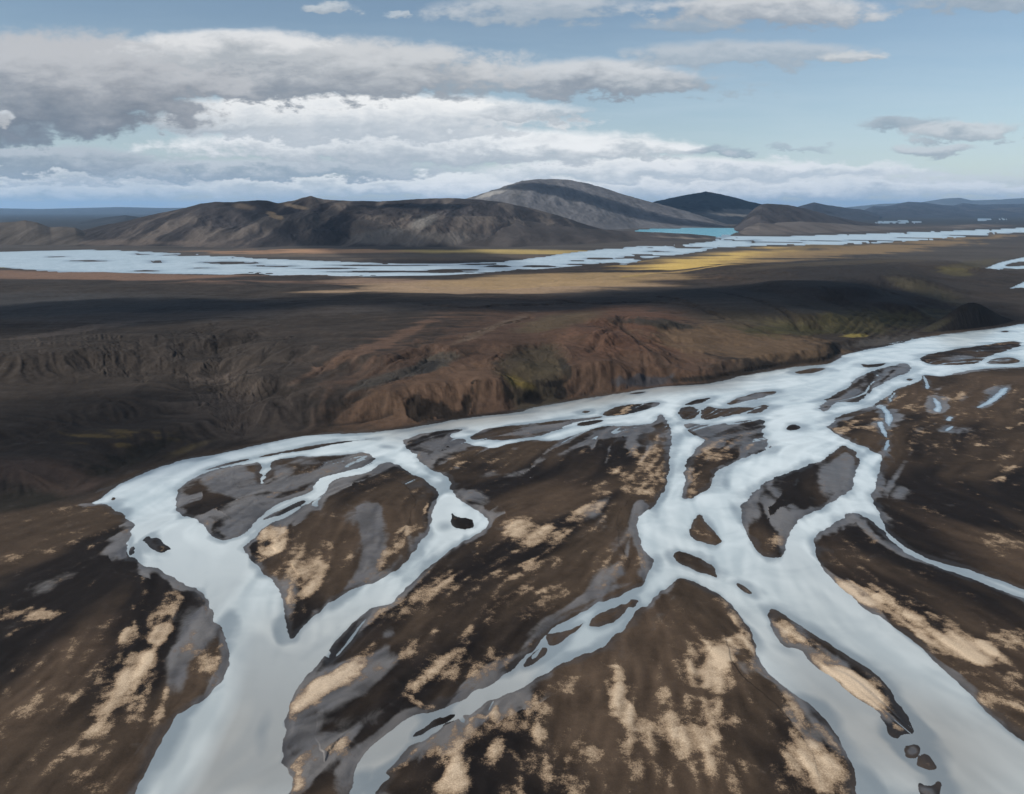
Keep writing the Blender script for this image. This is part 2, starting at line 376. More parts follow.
THF, LF = np.broadcast_arrays(th_f[None, :], LNR[:, None])
wob_t = fbm(XF, YF, 90, 3, 2) * 0.012
wob_r = fbm(XF, YF, 90, 3, 4) * 0.016
h_n = north_height(THF + wob_t, LF + wob_r)
NORTH = NORTH_BANK + [(2500,262),(2500,225),(-1500,225),(-1500,620),(-250,560),(-60,527),(0,517),(60,508)]
nsd = sdf_poly(world_poly(NORTH, 1), 160.0)
pu0, pv0 = proj(XF, YF, np.zeros_like(XF))
ramp_w = 60 - 34 * sstep(330, 420, pu0) - 10 * sstep(660, 720, pu0) + 34 * sstep(825, 880, pu0)
ramp = sstep(0, 1, np.clip(nsd + fbm(XF, YF, 30, 3, 5) * 4 * sstep(0, 15, nsd), 0, None) / ramp_w)
fadefar = 1 - sstep(1750, 2050, RF)
h_n = h_n * fadefar
h_north = h_n * ramp
carve = sstep(0, 1, (np.minimum(-upper, 60)) / 60.0)
carve2 = sstep(-0.004, 0.045, -far / RF)
h_north = h_north * carve * carve2

def line_sd(pts, h, margin):
    p = np.asarray(pts, float)
    for _ in range(2):
        q = np.empty((len(p) * 2 - 2, 2)); q[0::2] = p[:-1] * .75 + p[1:] * .25; q[1::2] = p[:-1] * .25 + p[1:] * .75
        p = np.vstack([p[:1], q, p[-1:]])
    w = np.array([P(a, b, h) for a, b in p])
    w = np.vstack([w, w[::-1]])
    return -np.abs(sdf_poly(w, margin)), margin
LINES = [  # (pixels, height, width m, depth m, darkness)
 ([(213,330),(217,345),(221,360),(224,378),(230,402)],19,7,5.0,.8),([(196,333),(205,352),(214,372),(221,392)],19,6,3.5,.6),([(252,338),(238,354),(231,370),(229,385)],19,6,4.0,.7),
 ([(287,343),(262,362),(246,380),(238,400)],17,6,3.5,.6),([(305,355),(272,378),(255,396),(242,412)],15,6,3.0,.5),([(178,334),(184,352),(190,368),(200,386)],19,5,2.5,.5),([(330,372),(295,390),(268,404),(250,418)],12,6,2.0,.45),
 ([(430,358),(424,369),(398,380),(360,390),(325,402)],15,7,3.5,.8),([(343,388),(372,374),(400,364),(425,358)],17,5,2.0,.4),([(330,421),(352,420),(372,417),(392,414)],4,3,1.6,.9),
 ([(590,348),(604,338),(618,326),(626,318)],24,6,2.5,.35),([(618,322),(624,334),(645,345),(668,356),(690,364)],20,7,3.0,.8),([(622,319),(650,318),(684,322)],24,8,3.5,.8),([(470,338),(495,330),(520,322),(530,318)],22,5,2.0,.4),
 ([(430,308),(470,312),(510,308),(560,305)],21,10,3.5,.8),([(560,302),(600,306),(640,303),(700,310)],21,9,3.0,.7),([(660,300),(720,318),(780,330),(840,333)],19,8,2.5,.6),([(700,290),(760,300),(800,318)],24,8,3.0,.6),([(820,300),(850,310),(870,322)],14,7,2.5,.5),
 ([(760,285),(800,280),(850,276),(900,284)],30,9,3.0,.5),([(640,352),(646,364),(650,376)],15,4,1.5,.4),([(700,366),(704,376)],8,3,1.2,.5),([(480,395),(476,404),(470,412)],6,3,1.5,.5),([(610,366),(616,378),(618,388)],10,4,1.5,.4)]
_r = np.random.default_rng(5)
for x_ in range(6, 176, 15):
    j_ = _r.uniform(-7, 7)
    LINES.append(([(x_ + j_, 337 + _r.uniform(0, 11)), (x_ + j_ + _r.uniform(-2, 4), 350), (x_ + j_ + _r.uniform(0, 8), 366 + _r.uniform(0, 14))], 14, 4, _r.uniform(1.2, 2.6), .45))
for x_ in range(10, 215, 16):
    y_ = 415 + _r.uniform(-12, 40)
    LINES.append(([(x_, y_), (x_ + 25, y_ + _r.uniform(-2, 5)), (x_ + 55, y_ + _r.uniform(0, 8))], 5, 3, _r.uniform(.5, 1.3), .5))
for x_ in range(850, 915, 9):
    LINES.append(([(x_ + 12, 318), (x_ + 2, 326), (x_ - 14, 334)], 7, 4, _r.uniform(.8, 1.6), .4))
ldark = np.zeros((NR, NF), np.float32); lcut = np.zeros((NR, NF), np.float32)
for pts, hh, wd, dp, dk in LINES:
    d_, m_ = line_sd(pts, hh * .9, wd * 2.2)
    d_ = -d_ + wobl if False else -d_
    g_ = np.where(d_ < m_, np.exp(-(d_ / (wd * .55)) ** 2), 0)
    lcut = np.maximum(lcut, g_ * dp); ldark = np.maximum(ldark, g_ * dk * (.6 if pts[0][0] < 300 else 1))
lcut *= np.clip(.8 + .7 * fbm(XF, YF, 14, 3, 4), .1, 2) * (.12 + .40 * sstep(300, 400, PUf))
HOLLOW = [(493,366),(505,359),(525,353),(548,350),(562,353),(568,362),(566,376),(569,394),(560,399),(556,388),(545,392),(538,401),(526,400),(518,391),(505,382),(496,375)]
nz12 = fbm(XF, YF, 12, 3, 1)
hol = sdf_poly(world_poly(HOLLOW, 1, 15.0), 30.0) + fbm(XF, YF, 8, 4, 2) * 1.6
hcut = 2.6 * sstep(-4.0, 9.0, hol + 1.5 * nz12)
GULL = [[(402,404),(416,400),(424,402),(444,401),(456,404),(466,398),(475,392),(472,402),(464,411),(452,412),(440,408),(424,411),(408,412)]]
for g__ in GULL:
    hol2 = sdf_poly(world_poly(g__, 1, 7.0), 20.0) + fbm(XF, YF, 4, 4, 3) * 2.2
    hcut = np.maximum(hcut, .9 * sstep(-.5, 3.0, hol2))
h_north = h_north - np.minimum(lcut + hcut, h_north * .8)
gr, gt = np.gradient(h_north.astype(np.float64))
drr = np.gradient(R)[:, None]
gR = gr / drr; gT = gt / (RF * dth)
gx = gR * np.sin(THF) + gT * np.cos(THF)
gy = gR * np.cos(THF) - gT * np.sin(THF)
slope = np.hypot(gx, gy)

# ---- flow directions on the flats (photo pixel vectors)
FLOW = [((50,600),(-40,18)),((60,700),(-25,30)),((150,650),(-20,35)),((20,540),(-50,10)),((300,560),(-15,35)),((380,540),(-12,30)),((250,500),(-40,8)),((330,460),(-40,6)),
 ((480,470),(-30,14)),((560,500),(-35,18)),((500,590),(-45,16)),((430,650),(-40,20)),((340,730),(-35,22)),((600,540),(-22,28)),((640,460),(-10,25)),((520,730),(-8,40)),
 ((620,720),(8,40)),((700,650),(15,40)),((760,740),(22,40)),((720,470),(-12,30)),((800,510),(15,25)),((830,650),(30,30)),((900,600),(45,28)),((980,680),(40,32)),((950,520),(40,14)),
 ((950,450),(-40,16)),((980,400),(-40,10)),((880,380),(-35,14)),((720,415),(-35,8)),((600,400),(-40,5)),((450,430),(-40,7)),((160,480),(-30,14)),((200,560),(12,30)),((260,680),(0,40)),
 ((700,560),(5,30)),((900,720),(35,40))]
fp = np.array([P(*a) for a, _ in FLOW]); fq = np.array([P(a[0] + b[0] * .1, a[1] + b[1] * .1) for a, b in FLOW])
fd = fq - fp; fd /= np.linalg.norm(fd, axis=1)[:, None]
fth, flr = np.arctan2(fp[:, 0], fp[:, 1]), np.log(np.hypot(fp[:, 0], fp[:, 1]))
vx = np.zeros((NR, NF), np.float32); vy = np.zeros((NR, NF), np.float32)
for k in range(len(fp)):
    w = 1.0 / (((THF - fth[k]) / 0.1) ** 2 + ((LF - flr[k]) / 0.12) ** 2 + 0.15) ** 2
    vx += w * fd[k, 0]; vy += w * fd[k, 1]
hill = sstep(0.03, 0.10, slope) * sstep(5, 30, nsd)
flat_n = sstep(0, 40, nsd) * (1 - hill)
vx = vx * (1 - hill) / (np.hypot(vx, vy) + 1e-6) * (1 - flat_n) + hill * -gx / (slope + 1e-6) + flat_n * 1.0
vy = vy * (1 - hill) / (np.hypot(vx, vy) + 1e-6) * (1 - flat_n) + hill * -gy / (slope + 1e-6) + flat_n * 0.12
ang_n = fbm(XF, YF, 40, 3, 1) * 0.35
c_, s_ = np.cos(ang_n), np.sin(ang_n)
vx, vy = vx * c_ - vy * s_, vx * s_ + vy * c_
nv = np.hypot(vx, vy) + 1e-6
vx = (vx / nv).astype(np.float32); vy = (vy / nv).astype(np.float32)

lic_hi = int(np.searchsorted(R, 2300))


def lic(scale, steps, steplen, k=0):
    """noise smeared along the direction field"""
    x0 = XF[:lic_hi].astype(np.float32); y0 = YF[:lic_hi].astype(np.float32)
    sl = (steplen * np.clip(RF[:lic_hi] / 300.0, 0.5, 4.0)).astype(np.float32)
    acc = vnoise(x0 / scale, y0 / scale, k)
    tot = 1.0
    for sgn in (1, -1):
        x, y = x0.copy(), y0.copy()
        dx, dy = vx[:lic_hi], vy[:lic_hi]
        for s in range(steps):
            x = x + sgn * dx * sl; y = y + sgn * dy * sl
            th = np.arctan2(x, y); lr = np.hypot(x, y)
            j = np.clip(((th + TH_F) / dth).astype(np.int32), 0, NF - 1)
            i = np.clip(np.interp(lr, R, np.arange(NR)).astype(np.int32), 0, lic_hi - 1)
            dx, dy = vx[i, j], vy[i, j]
            w = 1 - s / steps
            acc = acc + w * vnoise(x / scale, y / scale, k); tot += w
    acc = acc / tot
    m, sd_ = acc.mean(), acc.std()
    out = np.zeros((NR, NF), np.float32)
    out[:lic_hi] = (acc - m) / sd_
    return out


def blur(a):
    b = a.copy()
    b[1:-1, 1:-1] = (a[1:-1, 1:-1] * 4 + 2 * (a[:-2, 1:-1] + a[2:, 1:-1] + a[1:-1, :-2] + a[1:-1, 2:]) + a[:-2, :-2] + a[2:, :-2] + a[:-2, 2:] + a[2:, 2:]) / 16
    return b
lic_f = blur(blur(lic(2.0, 10, 1.1, 0)))      # fine streaks, about -2..2
lic_c = lic(6.5, 8, 3.2, 1)      # broad streaks
lic_b = lic(20.0, 8, 8.0, 2)     # very broad tonal bands
# streaky, ragged water's edge
nzfl = fbm(XF, YF, 16, 4, 2)
rag = (0.38 * lic_f + 0.50 * lic_c) * np.clip(RF / 330, .6, 1.6)
river_e = river_e + rag; side_e = side_e + rag * .6
PU0, PV0 = pu0, pv0
def zone(cx, cy, rx, ry, rot=0.0):
    a = math.radians(rot); dx, dy = PU0 - cx, PV0 - cy
    return 1 - np.sqrt(((dx * math.cos(a) + dy * math.sin(a)) / rx) ** 2 + ((-dx * math.sin(a) + dy * math.cos(a)) / ry) ** 2)
braid = np.full((NR, NF), -1.0, np.float32)
for e in [(280,462,110,10,-8),(340,462,60,10,0),(728,424,62,18,-8),(705,408,40,8,0),(850,396,34,12,-22),(985,362,60,10,-4),(895,420,34,34,30),(930,385,40,12,0),(585,434,95,9,-6),(470,438,30,7,0),(655,410,26,8,0),
          (300,508,42,8,-27),(400,478,25,8,20),(760,450,18,12,-20),(875,343,40,4,-10),(445,525,14,10,0),(345,640,40,14,-35),(430,560,20,10,-40),(545,650,26,8,-30),(470,715,60,8,-25),(905,745,40,30,60),(930,400,60,14,-5)]:
    braid = np.maximum(braid, zone(*e))
fs_ = np.clip(RF / 330, .7, 1.8)
lic_t = lic(9.0, 10, 4.5, 3)
thread = np.maximum((0.15 - np.abs(lic_t - .25)) * 6.0, (0.10 - np.abs(lic_t + .9)) * 5.0) * fs_ + (edge_n - .25) * .7
thread = thread - np.clip(.55 - braid - .25 * nzfl, 0, 3) * 2.2
thread = np.where((sd > -6) & (river_e > -11 * fs_), thread, -9.0)
for k in ('J2','J3','U','R1','R2','P3','P4','N2','C3','M5','A3','B2','J1','I3','W1','W2','W3','P1','O2'):
    river_e = np.minimum(river_e, -isl_sd[k] - .35 * np.clip(RF / 330, .5, 1.6) + .35 * edge_n)
deep_water = river_e.copy()
river_e = np.maximum(river_e, thread)
water_all = np.maximum.reduce([river_e, side_e, upper_e, far_e, lake, pond])
land_d = -water_all

# ---- final height
PUg = proj(XF, YF, np.clip(h_north, 0, None))[0]
bar = 0.22 * sstep(0, 2.5, land_d) + 0.55 * sstep(1, 22, land_d) + 0.25 * sstep(10, 40, land_d)
near_w = 1 - sstep(900, 1500, RF)
mids = (ridged(XF + 25 * fbm(XF, YF, 80, 3, 2), YF * .8 + 25 * fbm(XF, YF, 80, 3, 3), 105, 5, 4) - .62)
relief = (0.05 * lic_f + 0.10 * lic_c + 0.10 * fbm(XF, YF, 14, 4, 3)) * sstep(0.2, 6, land_d) * near_w
under = -0.16 * np.clip(-land_d, 0, 6)
nz30 = fbm(XF, YF, 30, 3, 0)
gully = (0.10 * lic_f + 0.30 * lic_c) * (1 + 1.6 * sstep(380, 240, PUg)) * np.clip(slope * 3.0, 0.05, 1.0) * sstep(2, 25, nsd) * fadefar
fineridge = (.45 + .55 * sstep(280, 420, PUf)) * (ridged(XF + 3 * nz30, YF, 9, 4, 3) - .6) * np.clip(slope * 5, .15, 2.2) * sstep(2, 12, nsd) * fadefar
crag = fineridge + (ridged(XF + 10 * nz30, YF + 10 * fbm(XF, YF, 30, 3, 1), 34, 5, 2) - 0.55) * np.clip(slope * 7, 0.3, 2.8) * sstep(3, 20, nsd) * fadefar * (.5 + .5 * sstep(280, 420, PUf))
swell = (fbm(XF, YF, 160, 4, 5) * 1.8 * sstep(20, 140, nsd) + mids * 7.0 * sstep(12, 70, nsd) * np.clip(.35 + slope * 4, 0, 1)) * fadefar
zf = np.where(land_d > 0, bar + relief + (h_north + gully + crag + swell) * np.minimum(1, np.clip(land_d, 0, None) / 6.0), under)
# the far plain: a few metres of relief, kept above the water
far_rel = sstep(1750, 2300, RF) * sstep(0, 0.03, land_d / RF) * (1.2 + 2.5 * fbm(XF, YF, 500, 4, 2) + 1.5 * (ridged(XF, YF, 160, 4, 1) - .5))
zf = zf + np.clip(far_rel, -0.2, None) * (land_d > 0)
zf = np.where(land_d > 0, np.maximum(zf, 0.03), zf)
Z = np.zeros((NR, NC)); Z[:, :NF] = zf
k = np.linspace(0, 1, NC - NF + 2)[1:-1]
Z[:, NF:] = np.maximum(zf[:, -1:], 0.5) * (1 - k) + np.maximum(zf[:, :1], 0.5) * k
Z[:3, :] = np.minimum(Z[:3, :], 0.5)
Z[-1, :] = -40

# ------------------------------------------------------------------ what the ground is made of (albedo, linear)
hz = np.where(nsd > 0, np.clip(h_north, 0, None), 0)
PU, PV = proj(XF, YF, hz)
def eg(cx, cy, rx, ry, rot=0.0):
    a = math.radians(rot)
    dx, dy = PU - cx, PV - cy
    return np.sqrt(((dx * math.cos(a) + dy * math.sin(a)) / rx) ** 2 + ((-dx * math.sin(a) + dy * math.cos(a)) / ry) ** 2)


nzA = fbm(XF, YF, 22, 5, 3); nzB = fbm(XF, YF, 6, 4, 0)
nzF = fbm(XF / 5, YF, 60, 5, 2)
base = np.zeros((NR, NF, 3), np.float32)
base[:] = (0.031, 0.0225, 0.0165)
nzW = fbm(XF, YF, 70, 4, 1)
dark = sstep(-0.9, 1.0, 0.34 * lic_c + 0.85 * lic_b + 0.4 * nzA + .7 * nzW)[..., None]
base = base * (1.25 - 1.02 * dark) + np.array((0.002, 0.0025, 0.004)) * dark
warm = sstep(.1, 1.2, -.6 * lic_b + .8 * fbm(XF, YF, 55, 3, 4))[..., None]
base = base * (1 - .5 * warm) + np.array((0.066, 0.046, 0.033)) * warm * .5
north = sstep(-2, 10, nsd)[..., None]
nb = np.array((0.027, 0.0225, 0.020)) * (1 + 0.10 * lic_c + 0.06 * lic_f + 0.22 * nzA + .15 * nzB)[..., None]
base = base * (1 - north) + np.clip(nb, .012, 1) * north
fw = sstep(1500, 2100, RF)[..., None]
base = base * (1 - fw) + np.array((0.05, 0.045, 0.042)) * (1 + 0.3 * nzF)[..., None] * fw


def paint(mask, col, st=1.0):
    global base
    m = np.clip(mask, 0, 1)[..., None] * st
    base = base * (1 - m) + np.array(col, np.float32) * m


def blob(cx, cy, rx, ry, rot=0, soft=.5, nz=0.35, streak=0.25):
    d = eg(cx, cy, rx, ry, rot)
    v = 1 - d + nz * (0.6 * nzA + 0.5 * nzB) + streak * (0.4 * lic_f + 0.6 * lic_c)
    return sstep(-soft * .5, soft * .5, v)


NOR = sstep(0, 6, nsd)
# northern country
for a in [(120,305,170,22,0,'b'),(60,372,120,26,4,'b'),(250,330,90,14,0,'c')]:
    pass
paint(blob(540, 360, 170, 62, -14, .8) * NOR, (0.055, 0.034, 0.025), .85)
paint(blob(440, 395, 110, 26, -16, .8) * NOR, (0.072, 0.046, 0.032), .7)
paint(blob(640, 345, 60, 45, 10, .7) * NOR, (0.078, 0.043, 0.030), .7)
paint(blob(640, 372, 90, 20, -6, .7) * NOR, (0.062, 0.041, 0.030), .7)
paint(blob(370, 350, 70, 5, -24, .7) * NOR, (0.10, 0.062, 0.045), .6)
paint(blob(740, 342, 95, 17, 6, .5) * NOR, (0.078, 0.054, 0.036), .95)
paint(blob(805, 318, 110, 16, 3, .7) * NOR, (0.040, 0.034, 0.023), .7)
paint(blob(650, 297, 120, 9, 2, .7) * NOR, (0.030, 0.028, 0.028), .7)
paint(blob(545, 306, 70, 5, -2, .7) * NOR, (0.020, 0.020, 0.022), .8)
paint(blob(420, 308, 90, 5, -3, .7) * NOR, (0.022, 0.022, 0.024), .6)
paint(blob(560, 322, 40, 7, -12, .7) * NOR, (0.055, 0.046, 0.030), .6)
paint(blob(490, 330, 36, 2.6, -22, .7) * NOR, (0.10, 0.078, 0.06), .5)
paint(blob(660, 324, 38, 4.5, 5, .6) * NOR, (0.022, 0.022, 0.02), .85)
paint(blob(720, 300, 130, 16, 4, .8) * NOR, (0.026, 0.024, 0.024), .7)
paint(blob(865, 282, 85, 22, 6, .7) * NOR, (0.020, 0.019, 0.020), .85)
paint(blob(930, 290, 40, 8, 20, .7) * NOR, (0.05, 0.045, 0.03), .6)
paint(blob(970, 265, 30, 4, -8, .7) * NOR, (0.06, 0.052, 0.022), .4)
paint(blob(955, 272, 16, 4, 10, .7) * NOR, (0.075, 0.066, 0.026), .45)
paint(blob(860, 322, 90, 9, -3, .8, .3, .5) * NOR, (0.055, 0.050, 0.026), .7)
paint(blob(815, 331, 70, 3.5, 1, .8) * NOR, (0.030, 0.029, 0.016), .8)
paint(blob(854, 336.5, 14, 1.6, 0, .5) * NOR, (0.16, 0.13, 0.04), .8)
paint(blob(880, 342, 40, 4, -8, .6) * NOR, (0.05, 0.047, 0.045), .8)
# moss and hollows by the middle ridge
paint(sstep(-5, 7, hol + 2.5 * nzB + 2 * nzA), (0.031, 0.027, 0.020), .85)
paint(sstep(-.4, 1.2, hol2), (0.012, 0.010, 0.009), .92)
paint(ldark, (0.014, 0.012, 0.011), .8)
paint(blob(520, 385, 15, 5, 24, 1.4, .5) * NOR, (0.085, 0.066, 0.018), .7)
paint(blob(543, 368, 22, 8, -6, 1.4) * NOR, (0.045, 0.037, 0.023), .6)
for e in [(533,398,11,7,0),(562,393,8,11,0),(556,384,16,4,-16)]:
    paint(blob(*e, .3, .75, .3) * NOR, (0.010, 0.009, 0.009), .95)
paint(blob(565, 366, 5, 14, -25, .5) * NOR, (0.012, 0.012, 0.011), .8)
paint(blob(440, 362, 30, 5, -18, .6) * NOR, (0.040, 0.037, 0.032), .8)
paint(blob(395, 377, 50, 4.5, -17, .6) * NOR, (0.032, 0.030, 0.028), .85)
paint(blob(425, 368, 12, 4, -20, .5) * NOR, (0.012, 0.012, 0.013), .7)
paint(blob(640, 381, 22, 5, -3, .5, .3, .6) * NOR, (0.030, 0.033, 0.040), .8)
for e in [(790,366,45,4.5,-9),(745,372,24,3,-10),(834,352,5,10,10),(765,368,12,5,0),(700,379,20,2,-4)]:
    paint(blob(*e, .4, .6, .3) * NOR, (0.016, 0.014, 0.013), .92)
# left bowl, moss streaks
paint(blob(60, 400, 150, 70, 4, .9) * NOR, (0.027, 0.022, 0.019), .6)
paint(blob(40, 308, 240, 14, 0, .8) * NOR, (0.032, 0.033, 0.036), .75)
paint(blob(200, 316, 300, 4, -2, .8) * NOR, (0.050, 0.043, 0.040), .5)
paint(blob(70, 331, 60, 2.5, -8, .7) * NOR, (0.075, 0.062, 0.055), .6)
paint(blob(240, 415, 60, 34, 8, .8, .3, .4) * NOR, (0.062, 0.050, 0.043), .6)
for e in [(105,437,45,2.6,4),(150,432,35,2.6,5),(120,447,26,2,3),(170,440,22,2.5,6),(70,443,25,2,2),(215,392,14,1.8,10)]:
    paint(sstep(-.3, .9, 1 - eg(*e) + .9 * lic_c * .5 + .5 * lic_f + .3 * nzB) * NOR * (.35 + .65 * sstep(-.2, .5, nzB + .6 * lic_f)), (0.105, 0.074, 0.027), .5)
for e in [(140,455,45,8,-22),(60,492,40,8,-28),(20,500,40,14,-10),(95,475,26,7,-20)]:
    paint(blob(*e, .6, .6, .5) * NOR, (0.013, 0.012, 0.010), .8)
paint(blob(186, 450, 26, 3, -20, 1.4) * NOR, (0.075, 0.058, 0.03), .5)
paint(blob(50, 478, 60, 14, 10, .8) * NOR, (0.060, 0.041, 0.035), .45)
# far strip of moss and dry grass, with sunlit patches painted in brighter
fs = lambda cx, cy, rx, ry, rot=0, soft=.7: sstep(-soft * .5, soft * .5, 1 - eg(cx, cy, rx, ry, rot) + 0.75 * nzF)
paint(fs(100, 276, 190, 4.5, 1), (0.15, 0.095, 0.070), .8)
paint(fs(480, 288, 130, 6, -2), (0.23, 0.165, 0.11), .9)
paint(fs(360, 280, 50, 2.2, 0), (0.17, 0.12, 0.09), .7)
paint(fs(600, 278, 120, 6, -3), (0.22, 0.155, 0.085), .85)
paint(fs(725, 259, 100, 6, -6), (0.29, 0.205, 0.085), .85)
paint(fs(700, 263, 60, 5, -8), (0.42, 0.30, 0.095), .8)
paint(fs(860, 250, 120, 5, -5), (0.17, 0.12, 0.066), .8)
paint(fs(790, 266, 120, 3, -4), (0.05, 0.042, 0.032), .7)
paint(fs(840, 245.5, 60, 1.6, -4), (0.055, 0.046, 0.036), .6)
paint(fs(470, 252, 130, 2.2, 0), (0.33, 0.25, 0.095), .8)
paint(fs(320, 252, 80, 2.2, 0), (0.30, 0.18, 0.11), .85)
paint(fs(420, 256, 140, 3, 1), (0.11, 0.085, 0.065), .5)
paint(fs(5, 267, 16, 1.6, 0), (0.24, 0.21, 0.06), .8)
paint(fs(60, 222, 260, 10, 0), (0.020, 0.022, 0.026), .9)  # left lowland's shade and blue haze put into this dark tint
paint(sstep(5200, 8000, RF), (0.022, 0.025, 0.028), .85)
base = np.clip(base, 0.006, .6)

# sand that dried pale (tan), grey wet mud
tan = np.full((NR, NF), -1.0, np.float32)
def tpoly(pts, st=1.0, soft=9.0):
    global tan
    w = world_poly(pts, 1)
    s = sdf_poly(w, soft)
    tan = np.maximum(tan, s / soft * 1.4 * st + (st - 1))
WPU = PU + 7.0 * fbm(XF, YF, 11, 4, 1) + 2.2 * lic_c
WPV = PV + 4.0 * fbm(XF, YF, 11, 4, 2) * np.clip(300 / RF, .3, 1.2) + 1.2 * lic_f * np.clip(300 / RF, .3, 1)
def tell(cx, cy, rx, ry, rot=0, st=1.0):
    global tan
    a = math.radians(rot)
    dx, dy = WPU - cx, WPV - cy
    d = np.sqrt(((dx * math.cos(a) + dy * math.sin(a)) / rx) ** 2 + ((-dx * math.sin(a) + dy * math.cos(a)) / ry) ** 2)
    tan = np.maximum(tan, np.minimum((1.08 - d) * 1.0, .42) * (.3 + .7 * st) + (st - 1) * .62)

